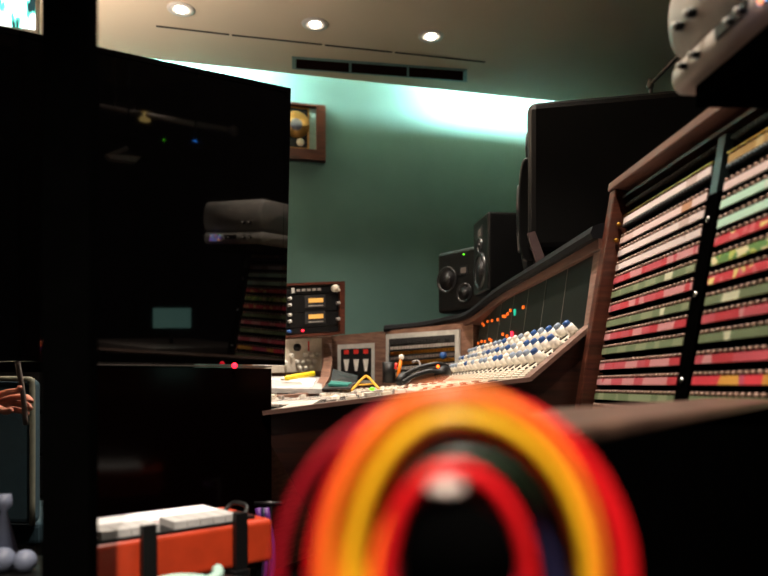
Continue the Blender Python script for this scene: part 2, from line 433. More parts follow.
# knob slope
ns = 19; w = (Y1-Y0-.01)/ns
sl = (B-C_); sl.y = 0; sn = Vector((-sl.z, 0, sl.x)).normalized()
for i in range(ns):
    y0 = Y0+.005+i*w; y1 = y0+w-.004
    o = MB(K).hexa([at(C_, y0), at(B, y0), at(B, y1), at(C_, y1)], -sn*.01).build('equaliser_module', 'cream', desk)
    rb = MB(K); rb.hexa([at(C_, y0)+sl*.02, at(C_, y0)+sl*.2, at(C_, y1)+sl*.2, at(C_, y1)+sl*.02], sn*.003)
    for k in range(4):
        f = .04+.04*k; rb.hexa([at(C_, y0+.006)+sl*f, at(C_, y0+.006)+sl*(f+.022), at(C_, y1-.006)+sl*(f+.022), at(C_, y1-.006)+sl*f], sn*.008)
    rb.build('ridged_strip', 'cream', o)
    for r_ in range(3):
        yy = (y0+y1)/2
        c = at(C_, yy)+sl*(.36+.265*r_)
        cap = random.choice(('blue_cap', 'blue_cap', 'bluegrey_cap') if i < 4 else ('blue_cap', 'bluegrey_cap', 'bluegrey_cap', 'white_knob'))
        kb = MB(K)
        kb.mat('slot').cyl(c, c+sn*.003, .018, seg=14)
        kb.mat('white_knob').loft([(c+sn*.003, .0155), (c+sn*.02, .014), (c+sn*.030, .0125)], 14)
        kb.mat(cap).loft([(c+sn*.030, .011), (c+sn*.041, .0100), (c+sn*.043, .007)], 14)
        kb.build('knob', None, o)
        for q in range(3):
            d_ = c - sl*.13 + Vector((0, (q-1)*.016, 0))
            if q == 1: MB(K).cyl(d_, d_+sn*.005, .005, seg=8).build('push_button', 'slot', o)
# fader strips: straight run beside the knobs, then fanning round the corner
def side_pts(i, n):
    t = i/n
    return Vector((D.x, 1.81+.78*t, D.z)), Vector((C_.x, 1.81+1.45*t, C_.z))
nf = 22
def lerp(a, b, t): return a+(b-a)*t
def strip(F0, R0, F1, R1, idx):
    key = ('fader_white', 'grey_panel', 'fader_white', 'cream')[idx % 4]
    p = MB(K); p.hexa([lerp(F0, F1, .04), lerp(R0, R1, .04), lerp(R0, R1, .93), lerp(F0, F1, .93)], (0, 0, -.008))
    o = p.build('channel_strip', key, desk)
    d = MB(K)
    for a in (.16,):
        aa, bb = lerp(F0, R0, a), lerp(F0, R0, .62); c0, c1 = lerp(F1, R1, a), lerp(F1, R1, .62)
        d.hexa([lerp(aa, c0, .46)+Vector((0, 0, .0005)), lerp(bb, c1, .46)+Vector((0, 0, .0005)), lerp(bb, c1, .56)+Vector((0, 0, .0005)), lerp(aa, c0, .56)+Vector((0, 0, .0005))], (0, 0, .0006))
    d.build('fader_slot', 'slot', o)
    f = random.choice((.25, .33, .4, .42, .48, .55))
    q = lerp(lerp(F0, R0, f), lerp(F1, R1, f), .5); dv = (R0-F0).normalized(); side = Vector((-dv.y, dv.x, 0)); wd = min(.010, (F1-F0).length*.35+.004)
    kb = MB(K); kb.hexa([q-dv*.014-side*wd, q+dv*.014-side*wd, q+dv*.014+side*wd, q-dv*.014+side*wd], (0, 0, .012))
    kb.build('fader_cap', random.choice(('white_knob', 'white_knob', 'cream', 'grey_panel')), o)
    bt = MB(K)
    e0, e1 = lerp(lerp(F0, R0, .65), lerp(F1, R1, .65), .5), lerp(lerp(F0, R0, .93), lerp(F1, R1, .93), .5)
    bt.hexa([e0-side*wd, e1-side*wd, e1+side*wd, e0+side*wd], (0, 0, .002))
    for a in (.68, .74, .80, .86, .92):
        q = lerp(lerp(F0, R0, a), lerp(F1, R1, a), .5)
        bt.hexa([q-dv*.008-side*wd*.7, q+dv*.008-side*wd*.7, q+dv*.008+side*wd*.7, q-dv*.008+side*wd*.7], (0, 0, .007))
    bt.build('button_row', random.choice(('white_knob', 'slot', 'cream')), o)
for i in range(nf):
    F0, R0 = side_pts(i, nf); F1, R1 = side_pts(i+1, nf); strip(F0, R0, F1, R1, i)
Fe, Re = side_pts(1, 1)
nw = 16
bk = [Re, Vector((KP(392, 378, 3.5).x, 3.50, C_.z-.02)), Vector((KP(330, 390, 3.45).x, 3.42, C_.z-.045)), Vector((KP(296, 392, 3.1).x-.1, 3.02, D.z+.03))]
def bkp(t):
    t *= 3; i = min(2, int(t)); return lerp(bk[i], bk[i+1], t-i)
fr = [Fe, Vector((D.x-.16, 2.62, D.z))]
for i in range(nw):
    strip(lerp(fr[0], fr[1], i/nw), bkp(i/nw), lerp(fr[0], fr[1], (i+1)/nw), bkp((i+1)/nw), i+2)
# corner base under the fan
MB(K).prism([Fe+Vector((0, 0, -.03)), Re+Vector((0, 0, -.03)), bk[1]+Vector((0, 0, -.03)), bk[2]+Vector((0, 0, -.03)), bk[3]+Vector((0, 0, -.03)), fr[1]+Vector((0, 0, -.03))], (0, 0, -.12)).build('corner_base', 'wood', desk)

# padded rail and shelf over the meter panels, curving round the far corner
def railpt(px, py, Y): return KP(px, py, Y)
R = [at(A, 1.74), at(A, 2.3), at(A, 2.9), KP(473, 319, 3.35), KP(448, 325, 3.65), KP(420, 330, 3.8), KP(386, 333, 3.88)]
sm = []
q = [R[0]*2-R[1]]+R+[R[-1]*2-R[-2]]
for i in range(1, len(q)-2):
    for k in range(6):
        t = k/6; sm.append(.5*((2*q[i])+(-q[i-1]+q[i+1])*t+(2*q[i-1]-5*q[i]+4*q[i+1]-q[i+2])*t*t+(-q[i-1]+3*q[i]-3*q[i+1]+q[i+2])*t**3))
sm.append(R[-1])
def sweep(mb, pts, prof):
    """prof: list of (outward, z); outward = away from the operator"""
    n = len(prof); vs = []; fs = []
    for j, p in enumerate(pts):
        d = (pts[min(j+1, len(pts)-1)]-pts[max(j-1, 0)]); d.z = 0; d.normalize(); o_ = Vector((d.y, -d.x, 0))
        for a, z in prof: vs.append(p+o_*a+Vector((0, 0, z)))
    for j in range(len(pts)-1):
        for i in range(n): i2 = (i+1) % n; fs.append((j*n+i, (j+1)*n+i, (j+1)*n+i2, j*n+i2))
    fs.append(tuple(range(n))); fs.append(tuple((len(pts)-1)*n+i for i in range(n))[::-1])
    mb.add(vs, fs)
m_ = MB(K); sweep(m_, sm, [(-.035, .004), (-.042, .018), (-.035, .036), (-.01, .044), (.30, .044), (.30, .004)]); m_.build('padded_rail', 'rail', desk)
m_ = MB(K); sweep(m_, sm, [(-.02, -.022), (-.02, .004), (.05, .004), (.05, -.022)]); m_.build('rail_moulding', 'wood_beam', desk)

# ---- far wing, facing back at us
W0 = KP(473, 322, 3.38); W1 = KP(386, 331, 3.86); W2 = KP(332, 336, 3.86); W2b = KP(322, 337, 3.78); W3 = KP(262, 340, 3.35)
wing = thing('console_wing', 'tan wood far wing of the desk holding three framed control panels', 'mixing desk', K((-.2, 3.7, 0)), 0)
topz = [W0, W1, W2, W2b, W3]
wb = MB(K)
for a, b_ in ((W0, W1), (W1, W2), (W2, W2b), (W2b, W3)):
    d = (b_-a).normalized(); back = Vector((-d.y, d.x, 0))*-.12
    if back.y < 0: back = -back
    al = Vector((a.x, a.y, .05)); bl = Vector((b_.x, b_.y, .05))
    wb.hexa([a, b_, bl, al], back)
wb.build('upright', 'wood_tan', wing)
def panel_on(a, b_, px0, px1, yt0, yt1, yb0, yb1, push):
    """4 corners on the vertical plane through a-b_ hit by sight lines at the given frame positions, moved toward the room"""
    d = (b_-a); d.z = 0; n_ = Vector((d.y, -d.x, 0)).normalized()
    if n_.y > 0: n_ = -n_
    out = []
    for px, py in ((px0, yb0), (px1, yb1), (px1, yt1), (px0, yt0)):
        r1 = KP(px, py, 1.0) - Vector((0, 0, CZ)); o0 = Vector((0, 0, CZ))
        k = (a-o0).dot(n_)/r1.dot(n_); out.append(o0+r1*k+n_*push)
    return out, n_
def bil(c, u, v): return lerp(lerp(c[0], c[1], u), lerp(c[3], c[2], u), v)
# big button panel (right)
c, n_ = panel_on(W1, W0, 388, 461, 334.5, 329.5, 376, 370, .004)
fp = MB(K).hexa(c, n_*.012).build('button_panel', 'silver', wing)
def sub(c, n_, u0, u1, v0, v1, d): return [bil(c, u0, v0)+n_*d, bil(c, u1, v0)+n_*d, bil(c, u1, v1)+n_*d, bil(c, u0, v1)+n_*d]
MB(K).hexa(sub(c, n_, .05, .95, .06, .88, .012), n_*.002).build('inlay', 'slot', fp)
for r_ in range(6):
    bt = MB(K); bt.hexa(sub(c, n_, .07, .95, .11+r_*.125, .19+r_*.125, .013), n_*.002)
    for k in range(22):
        if random.random() < .12: continue
        u0 = .08+k*.039; v0 = .12+r_*.125
        bt.hexa(sub(c, n_, u0, u0+.024, v0, v0+.06, .014), n_*.006)
    bt.build('button_row', ('grey_panel', 'brass', 'grey_metal', 'brass', 'grey_panel', 'slot')[r_], fp)
MB(K).cyl(bil(c, .82, .38)+n_*.014, bil(c, .82, .38)+n_*.03, .018).build('knob', 'blue_cap', fp)
# three-fader panel (middle)
c, n_ = panel_on(W2, W1, 337.5, 374.5, 345, 343, 382, 383.5, .004)
fp = MB(K).hexa(c, n_*.012).build('fader_panel', 'silver', wing)
MB(K).hexa(sub(c, n_, .09, .91, .08, .88, .012), n_*.002).build('inlay', 'black', fp)
for k in range(3):
    u = .24+.26*k
    MB(K).hexa(sub(c, n_, u-.065, u+.065, .74, .85, .014), n_*.005).build('button', 'red', fp)
    MB(K).prism([bil(c, u-.03, .3)+n_*.014, bil(c, u+.03, .3)+n_*.014, bil(c, u+.075, .6)+n_*.014, bil(c, u-.075, .6)+n_*.014], n_*.016).build('lever', 'white_knob', fp)
    MB(K).hexa(sub(c, n_, u-.05, u+.05, .16, .2, .014), n_*.003).build('scale_mark', 'teal_pl' if k == 1 else 'grey_panel', fp)
# cream knob panel (left)
c, n_ = panel_on(W3, W2b, 264, 319.5, 340, 338, 373, 371, .004)
fp = MB(K).hexa(c, n_*.01).build('knob_panel', 'cream', wing)
MB(K).cyl(bil(c, .50, .74)+n_*.01, bil(c, .50, .74)+n_*.03, .019).build('knob', 'black', fp)
for (u, v) in ((.66, .5), (.78, .5), (.9, .5), (.6, .3), (.72, .3), (.84, .3), (.66, .12), (.5, .3), (.4, .5), (.3, .3), (.78, .12), (.55, .12)):
    MB(K).loft([(bil(c, u, v)+n_*.01, .012), (bil(c, u, v)+n_*.026, .010), (bil(c, u, v)+n_*.03, .006)], 12).build('knob', 'white_knob', fp)
MB(K).hexa(sub(c, n_, .73, .75, .62, .92, .01), n_*.002).build('scale_mark', 'red', fp)
# curved tan lip and tray at the left of the wing
lp = MB(K)
tray0 = KP(262, 392, 3.0); tray1 = KP(318, 391, 3.0)
lp.hexa([KP(250, 388, 3.0), KP(322, 389, 3.0), KP(322, 377, 3.6), KP(255, 376, 3.28)], (0, 0, -.02)); lp.build('tray', 'paper_grey', wing)
lp = MB(K)
lip = [KP(327, 345, 3.74), KP(328, 362, 3.62), KP(325, 378, 3.4), KP(318, 390, 3.12), KP(300, 395, 2.98), KP(262, 398, 2.94)]
vs = []; fs = []
for j, p in enumerate(lip):
    vs += [p+Vector((-.022, 0, .006)), p+Vector((.022, 0, .006)), p+Vector((.022, 0, -.03)), p+Vector((-.022, 0, -.03))]
for j in range(len(lip)-1):
    for i in range(4): i2 = (i+1) % 4; fs.append((j*4+i, j*4+i2, j*4+4+i2, j*4+4+i))
fs += [(3, 2, 1, 0), tuple(len(lip)*4-4+i for i in range(4))]
lp.add(vs, fs); lp.build('curved_lip', 'wood_tan', wing)

# ============================================================ PATCH BAY
Pb = KP(592, 414, 1.7); Pt = KP(628, 196, 1.7)
H = (Pt-Pb).length; sh_ = (Pt-Pb).normalized(); al = Vector((0, -1, 0)); nn = sh_.cross(al).normalized()
if nn.x > 0: nn = -nn
def Q(t, s, d): return Pb+al*t+sh_*s+nn*d
def QB(mb, t0, t1, s0, s1, d0, d1):
    return mb.box((t0, s0, d0), (t1, s1, d1), lambda v: Q(v.x, v.y, v.z))
pb = thing('patch_bay', 'tall leaning patch bay cabinet with rows of white, red and green labels', 'patch bay', K((.75, 1.2, 0)), 0)
m_ = MB(K); QB(m_, -.035, .99, -.04, H+.013, -.25, -.012); m_.build('cabinet', 'black_matte', pb)
lowp = [Q(-.035, -.04, -.012), Q(-.035, -.04, -.25)]
MB(K).box((Q(0, -.04, 0).x+.01, .46, .0), (1.0, 1.735, Q(0, -.04, 0).z+.01)).build('plinth', 'wood', pb)
m_ = MB(K); QB(m_, -.04, -.004, -.05, H+.014, -.02, .034); m_.build('side_post', 'wood_red', pb, bevel=.004)
m_ = MB(K); QB(m_, -.06, -.044, -.05, H*.62, -.02, .026); m_.build('side_moulding', 'wood_edge', pb, bevel=.003)
m_ = MB(K); QB(m_, -.04, .99, H+.014, H+.036, -.06, .04); m_.build('top_rail', 'wood_beam', pb, bevel=.003)
m_ = MB(K); QB(m_, -.004, .99, H-.008, H+.0, -.01, .012); m_.build('inner_moulding', 'wood', pb)
for t0 in (.43, .925):
    m_ = MB(K); m_.mat('black_matte'); QB(m_, t0, t0+.042, 0, H-.12, -.012, .006); m_.mat('teal_steel'); QB(m_, t0+.004, t0+.03, H-.12, H-.01, -.012, .005)
    o = m_.build('divider', None, pb)
    for s_ in (.08, .24, .38):
        MB(K).cyl(Q(t0+.02, s_, .006), Q(t0+.02, s_, .010), .006).build('screw', 'chrome', o)
rows = [(221, 'lab_white', 'lab_gold'), (241, 'lab_pink', 'lab_pink'), (254, 'lab_white', 'lab_white_tint'), (268, 'lab_white', 'lab_white_tint'), (281, 'lab_red', 'lab_redscrib'),
        (295, 'lab_green', 'lab_scribble'), (309, 'lab_red', 'lab_redscrib'), (324, 'lab_green', 'lab_green'), (337, 'lab_red', 'lab_red'), (351, 'lab_green', 'lab_green'),
        (366, 'lab_red', 'lab_red'), (381, 'lab_red', 'lab_redgold'), (395, 'lab_green', 'lab_green'), (408, 'lab_pink', 'lab_pink')]
for bay in range(2):
    t0 = (.004, .476, .971)[bay]; t1 = t0+(.422, .445, .27)[bay]
    for ri, (y, k0, k1) in enumerate(rows):
        s_ = (414-y)/(414-196)*H
        hh = .0085
        m_ = MB(K)
        m_.mat('black_matte'); QB(m_, t0, t1, s_-.0165, s_+.0165, -.012, 0)
        m_.mat(k0 if bay == 0 else k1); QB(m_, t0+.004, t1-.004, s_-hh-.002, s_+hh-.004, 0, .004)
        m_.mat('jack')
        nj = int((t1-t0)/.0172)
        for j in range(nj):
            tt = t0+.01+j*(t1-t0-.02)/(nj-1)
            m_.cyl(Q(tt, s_+hh+.0005, 0), Q(tt, s_+hh+.0005, .005), .0038, .0032, seg=8)
        o = m_.build('patch_row', None, pb)
    # row of dark sockets near the top
    for s0 in (H-.079, H-.025):
        m_ = MB(K); m_.mat('teal_steel' if bay else 'slot')
        for j in range(int((t1-t0)/.012)):
            m_.cyl(Q(t0+.008+j*.012, s0, -.012), Q(t0+.008+j*.012, s0, .005), .0045, seg=8)
        m_.build('socket_row', None, pb)
    m_ = MB(K); QB(m_, t0, t1, H-.054, H-.0515, 0, .006); m_.build('brass_strip', 'brass', pb)
for s_ in (H-.075, H-.115):
    MB(K).ball(Q(.004, s_, .012), .006).build('screw', 'brass', pb)

# near ledge cabinet with walnut top, running out from the patch bay
cab = thing('side_cabinet', 'black cabinet with a narrow walnut ledge on top, below the patch bay', 'cabinet', (.45, .6, 0), 0)
zt = CZ-.021
f0 = Vector((.072, .318, zt)); f1 = Vector((.56, .99, zt)); b0 = Vector((.16, .60, zt)); b1 = Vector((.555, 1.155, zt))
b0 = Vector((.105, .56, zt))
MB().prism([f0, f1, b1, b0], (0, 0, -.009)).build('ledge_top', 'ledge', cab, bevel=.002)
ins = lambda v, dx, dy: Vector((v.x+dx, v.y+dy, v.z-.009))
MB().prism([ins(f0, .012, .012), ins(Vector((1.2, .99, zt)), -.02, .0), ins(Vector((1.2, 1.0, zt)), -.02, .02), ins(b1, -.015, -.01), ins(b0, .008, -.01)][:1] + [ins(f1, -.004, .008), ins(b1, -.012, -.012), ins(b0, .01, -.01)], (0, 0, -.9)).build('carcass', 'black_matte', cab)

# ============================================================ GREY UNIT on the patch bay
u0 = KP(676, 92, 1.02); u1 = KP(680, 62, 1.02); u2 = KP(672, 55, 1.02); u3 = KP(670, 20, 1.02); u4 = KP(680, -12, 1.02)
gu = thing('control_unit', 'pale grey rounded control unit with knobs and a colour display on the patch bay top', 'audio unit', K((.5, .8, u0.z-.03)), 0)
def lobe(zb, zt_, x0, bulge, depth, name, y0=1.02, y1=.70):
    pr = []
    n = 14
    for i in range(n+1):
        t = PI*i/n; zz = zb+(zt_-zb)*(1-math.cos(t))/2; xx = x0-bulge*math.sin(t)**.7
        pr.append(Vector((xx, y0, zz)))
    pr += [Vector((x0+depth, y0, zt_)), Vector((x0+depth, y0, zb))]
    pr2 = [Vector((p.x+.0, y1, p.z)) for p in pr]
    # rounded far end
    mid = Vector((x0+.02, 0, (zb+zt_)/2)); rings = []
    for f, dy in ((.80, .022), (.93, .014), (1, 0)):
        rings.append([Vector((mid.x+(p.x-mid.x)*f, y0+dy, mid.z+(p.z-mid.z)*f)) for p in pr])
    rings.append(pr2)
    nn_ = len(pr); vs = sum(rings, []); fs = []
    for j in range(len(rings)-1):
        for i in range(nn_): i2 = (i+1) % nn_; fs.append((j*nn_+i, j*nn_+i2, (j+1)*nn_+i2, (j+1)*nn_+i))
    fs += [tuple(range(nn_))[::-1], tuple((len(rings)-1)*nn_+i for i in range(nn_))]
    mb = MB(K); mb.add(vs, fs, True)
    return mb.build(name, 'grey_shell', gu)
lo = lobe(u0.z, u1.z+.004, u0.x+.02, .022, .16, 'lower_housing')
up = lobe(u1.z+.004, u4.z+.02, u0.x+.025, .034, .16, 'upper_housing')
def gk(Y, z, par, r=.0045):
    x = u0.x+(.0 if par is lo else -.007)
    o = MB(K); o.mat('black').cyl((x, Y, z), (x-.012, Y, z), r); o.mat('silver').cyl((x-.012, Y, z), (x-.016, Y, z), r*.8)
    o.build('knob', None, par)
zl = (u0.z+u1.z)/2; zu = u1.z+.035
for Y in (.985, .95, .86, .835): gk(Y, zl, lo)
for Y in (.985, .95): gk(Y, zu, up, .006)
MB(K).box((u0.x-.006, .83, zl-.004), (u0.x+.002, .90, zl+.012)).build('recess', 'black', lo)
MB(K).box((u0.x-.008, .74, zl-.012), (u0.x+.002, .80, zl+.016)).build('display', 'display', lo)
MB(K).box((u0.x+.02, .72, u0.z-.03), (u0.x+.17, 1.0, u0.z)).build('shadow_block', 'black_matte', gu)  # matte black block stands in for the shadow under the unit

# thin grey gooseneck arm between speaker and unit
gl = thing('gooseneck_arm', 'thin grey bent gooseneck arm rising between the biggest speaker and the grey unit', 'arm', (P(651, 100, 3.2).x, 3.2, 0))
a = P(651, 100, 3.2)
pts = [Vector((a.x, a.y, .02)), Vector((a.x, a.y, 1.2)), a, P(649, 86, 3.2), P(655, 80, 3.18), P(672, 62, 3.1), P(700, 34, 3.0)]
MB().cyl((a.x, a.y, 0), (a.x, a.y, .02), .12, seg=24).build('base', 'black', gl)
MB().tube(pts, .009).build('arm', 'grey_metal', gl)
MB().ball(P(650, 86, 3.2), .018).build('joint', 'grey_metal', gl)
MB().cyl(P(696, 38, 3.0), P(712, 24, 2.95), .025).build('head', 'grey_metal', gl)

# ============================================================ LOUDSPEAKERS
def driver(par, cx, cz, r, y, dome=False, name='woofer'):
    m_ = MB(par_xf)
    m_.mat('spk_ring').loft([((cx, y, cz), r*1.12), ((cx, y-.008, cz), r*1.1), ((cx, y-.009, cz), r), ((cx, y-.002, cz), r*.9)], 28, cap=False)
    m_.mat('spk_cone').loft([((cx, y-.003, cz), r*.92), ((cx, y-.001, cz), r*.4), ((cx, y-.004, cz), r*.38), ((cx, y-.010, cz), r*.25), ((cx, y-.012, cz), r*.04)], 28)
    return m_.build(name, None, par)
par_xf = None
def speaker(label, base, w_, d_, h_, rz, drivers, led=None, bev=.02, tweeter=None, group=None):
    """base = middle of the front edge at the bottom; front faces local -y"""
    global par_xf
    base = Vector(base)
    Rz = Matrix.Rotation(rz, 3, 'Z')
    par_xf = lambda v: Rz @ v + base
    t = thing('studio_monitor', label, 'loudspeaker', base, rz)
    INFO[t.name] = (base, rz)
    MB(par_xf).box((-w_/2, 0, 0), (w_/2, d_, h_)).build('cabinet', 'spk', t, bevel=bev)
    for (x, z, r) in drivers: driver(t, x, z, r, 0)
    if tweeter:
        x, z, a = tweeter
        MB(par_xf).mat('spk_ring').box((x-a, -.004, z-a*.8), (x+a, 0, z+a*.8)).mat('grey_metal').box((x-a*.6, -.006, z-a*.45), (x+a*.6, -.004, z+a*.45)).build('tweeter', None, t)
    if led: MB(par_xf).box((led[0]-.004, -.004, led[1]-.003), (led[0]+.004, .0, led[1]+.003)).build('power_light', 'green_led', t)
    return t
# biggest: flank toward us, baffle toward the operator
bl = P(527, 252, 2.40); tl = P(527, 101, 2.40); hb = tl.z-bl.z
yaw = math.radians(-103)     # baffle normal almost along -x, turned slightly away
Rz = Matrix.Rotation(yaw, 3, 'Z')
wB, dB = .36, .62
fm = Vector((bl.x, bl.y, bl.z)) - Rz @ Vector((wB/2, 0, 0))
big = speaker('biggest black loudspeaker, over the desk next to the patch bay', fm, wB, dB, hb, yaw, [], bev=.03)
par_xf = lambda v: Rz @ v + fm
# swollen lower baffle with the bass driver
pr = []
for i in range(17):
    t = PI*i/16; pr.append(Vector((-wB/2+.02, -.032*math.sin(t)**.6, .0+hb*.70*(1-math.cos(t))/2-.03)))
pr = [Vector((-wB/2+.02, .03, -.03+hb*.70)), Vector((-wB/2+.02, .03, -.03))]+pr
MB(par_xf).prism(pr, (wB-.04, 0, 0)).build('woofer_baffle', 'spk', big, bevel=.008)
driver(big, 0, hb*.30, .11, -.030)
driver(big, 0, hb*.8, .05, 0, name='midrange_driver')
stand = thing('speaker_stand', 'dark angled stand with a pinkish grey strut under the biggest loudspeaker', 'stand', (fm.x+.25, fm.y, 1.3), 0)
zsh = A.z+.046
def SB(a, b_, key, name, bev=0):
    MB(par_xf).box(a, b_).build(name, key, stand, bevel=bev)
dz = bl.z
SB((-wB/2+.02, .02, zsh-dz), (wB/2-.02, .5, zsh-dz+.015), 'black', 'foot_plate')
SB((-wB/2+.03, .12, zsh-dz+.015), (wB/2-.05, .48, -.002), 'black_matte', 'riser')
MB().hexa([P(528, 233, 2.37), P(535, 231, 2.37), P(549, 268, 2.37), P(540, 273, 2.37)], (0, .02, 0)).build('strut', 'strut_pink', stand)
# medium
bm_ = KP(488, 304, 3.0); tm = KP(488, 211, 3.0)
zs = A.z+.046
hm = tm.z - zs
yaw2 = math.radians(-82)+TH*0
Rm = Matrix.Rotation(yaw2, 3, 'Z'); base = K(Vector((bm_.x, 3.0, zs))) - Rm @ Vector((.12, 0, 0))
spk2 = speaker('mid sized black loudspeaker standing between the small one and the biggest one', base, .24, .30, hm, yaw2,
               [(-.0, .10, .075), (0, .215, .03)], bev=.012, tweeter=(0, hm-.07, .035))
# small, laid on its side further round the corner
sl_ = KP(438, 313, 3.62); st_ = KP(438, 262, 3.62)
yaw3 = math.radians(-50)
R3 = Matrix.Rotation(yaw3, 3, 'Z')
zs3 = KP(450, 322, 3.66).z+.046
base = K(Vector((KP(437, 313, 3.68).x, 3.68, zs3))) + R3 @ Vector((.20, 0, 0))
spk3 = speaker('smallest black loudspeaker with a green power light, farthest along the desk', base, .40, .24, .32, yaw3,
               [(-.125, .17, .062), (.0, .09, .045)], led=(-.005, .285), bev=.02, tweeter=(-.005, .205, .03))

# ============================================================ THINGS ON THE DESK AND WING
# effects rack on the wing
rk_a = KP(272, 340, 3.45); rk = thing('effects_rack', 'small wooden rack of black audio gear with two amber meters on the wing', 'audio rack', K((rk_a.x+.18, 3.55, W3.z)), 0)
c = [KP(271, 339, 3.42), KP(345, 334, 3.62), KP(345, 281, 3.62), KP(271, 284, 3.42)]
d = (c[1]-c[0]); n_ = Vector((d.y, -d.x, 0)).normalized()
def sub2(u0, u1, v0, v1, dd): return sub(c, n_, u0, u1, v0, v1, dd)
for nm, a in (('side_panel', (0, .05, 0, 1)), ('side_panel', (.93, 1, 0, 1)), ('base_panel', (.05, .93, 0, .05)), ('top_panel', (.05, .93, .955, 1))):
    MB(K).hexa(sub2(*a, 0), -n_*.2).build(nm, 'wood_red', rk)
MB(K).hexa(sub2(.05, .93, .05, .955, -.19), n_*.01).build('back_panel', 'black', rk)
for i, (v0, v1) in enumerate(((.80, .94), (.46, .78), (.18, .44), (.06, .165))):
    o = MB(K).hexa(sub2(.06, .92, v0, v1, -.01), -n_*.15).build('gear_unit', 'black', rk)
    def kn(u, v, r, key, name='knob', L=.012):
        MB(K).cyl(bil(c, u, v)-n_*.01, bil(c, u, v)+n_*L, r, seg=12).build(name, key, o)
    if i == 0:
        MB(K).hexa(sub2(.27, .31, .82, .92, -.01), n_*.006).build('switch', 'silver', o)
        for k in range(5): MB(K).hexa(sub2(.34+k*.07, .385+k*.07, .845, .89, -.01), n_*.006).build('switch', 'grey_panel', o)
        kn(.855, .87, .019, 'cream'); kn(.90, .83, .008, 'cream')
    if i in (1, 2):
        vc = .66 if i == 1 else .36
        MB(K).hexa(sub2(.45, .73, vc-.13, vc+.1, -.01), n_*.003).build('meter_bezel', 'slot', o)
        MB(K).hexa(sub2(.50, .70, vc-.035, vc+.045, -.007), n_*.002).build('meter_window', 'amber_meter', o)
        MB(K).hexa(sub2(.50, .70, vc-.105, vc-.085, -.007), n_*.002).build('scale_mark', 'grey_panel', o)
        kn(.24, vc+.06, .008, 'silver'); kn(.24, vc-.06, .008, 'silver'); kn(.9, vc-.07, .009, 'grey_panel')
    if i == 3:
        kn(.42, .115, .005, 'red_led', 'indicator_light', .0); kn(.23, .11, .009, 'blue_cap')
# black pen cup, orange marker
cpb = KP(389, 383, 3.5)
t = MB(K); t.loft([((cpb.x, cpb.y, cpb.z), .032), ((cpb.x, cpb.y, cpb.z+.105), .034), ((cpb.x, cpb.y, cpb.z+.105), .030), ((cpb.x, cpb.y, cpb.z+.01), .028)], 20)
t.build('pen_cup', 'black', None, label='black pen cup standing on the desk at the left of the big button panel', cat='cup')
mk = thing('marker_pen', 'orange marker pen with a white ball top leaning beside the black cup', 'pen', K(KP(397, 381, 3.35)))
MB(K).cyl(KP(397, 382, 3.35), KP(401, 360, 3.35), .008).build('barrel', 'orange_pl', mk)
MB(K).ball(KP(401.5, 357, 3.35), .014).build('ball_top', 'white_knob', mk)
MB(K).cyl(KP(395.5, 369, 3.34), KP(396.5, 363, 3.34), .007).build('clip', 'red', mk)
# black headset
hs = thing('headset', 'black headset with a curved band lying on the desk by the button panel', 'headset', K(KP(418, 380, 3.15)))
MB(K).tube([KP(398, 381, 3.1), KP(408, 373, 3.1), KP(422, 367, 3.1), KP(438, 364, 3.1), KP(448, 367, 3.1)], .011).build('headband', 'black', hs)
MB(K).tube([KP(402, 383, 3.0), KP(414, 376, 3.0), KP(430, 371, 3.0), KP(444, 373, 3.0)], .010).build('headband', 'black', hs)
MB(K).loft([(KP(400, 381, 3.06), .022), (KP(404, 378, 3.12), .03), (KP(408, 377, 3.2), .02)], 16).build('ear_cup', 'black', hs)
MB(K).loft([(KP(440, 376, 3.0), .026), (KP(444, 372, 3.1), .032), (KP(447, 371, 3.16), .02)], 16).build('ear_cup', 'black', hs)
MB(K).ball(KP(438, 366.5, 3.05), .007).build('indicator_light', 'orange_hot', hs)
MB(K).tube([KP(412, 362, 3.2), KP(418, 361, 3.2), KP(420, 366, 3.15), KP(414, 372, 3.1)], .006).build('cable', 'grey_metal', hs)
# notebook
nbk = thing('notebook', 'open black notebook propped below the three lever panel', 'notebook', K(KP(343, 385, 3.3)))
MB(K).hexa([KP(331, 381, 3.3), KP(356, 384, 3.3), KP(358, 377, 3.42), KP(333, 370, 3.42)], (0, .004, .006)).build('cover', 'black', nbk)
MB(K).hexa([KP(322, 390, 3.1), KP(350, 389, 3.1), KP(354, 384, 3.32), KP(328, 384, 3.32)], (0, 0, .006)).build('page_block', 'slot', nbk)
MB(K).hexa([KP(328, 386, 3.15), KP(348, 387, 3.15), KP(352, 384.5, 3.3), KP(331, 383, 3.3)], (0, 0, .010)).build('card', 'teal_pl', nbk)
# yellow wire easel
ye = thing('wire_easel', 'small yellow bent wire stand in front of the three lever panel', 'stand', K(KP(366, 388, 3.2)))
MB(K).tube([KP(352, 390, 3.1), KP(363, 378, 3.25), KP(368, 377, 3.25), KP(379, 389, 3.1)], .0055).build('legs', 'yellow_wire', ye)
MB(K).cyl(KP(358, 385, 3.16), KP(373, 384, 3.16), .004).build('crossbar', 'yellow_wire', ye)
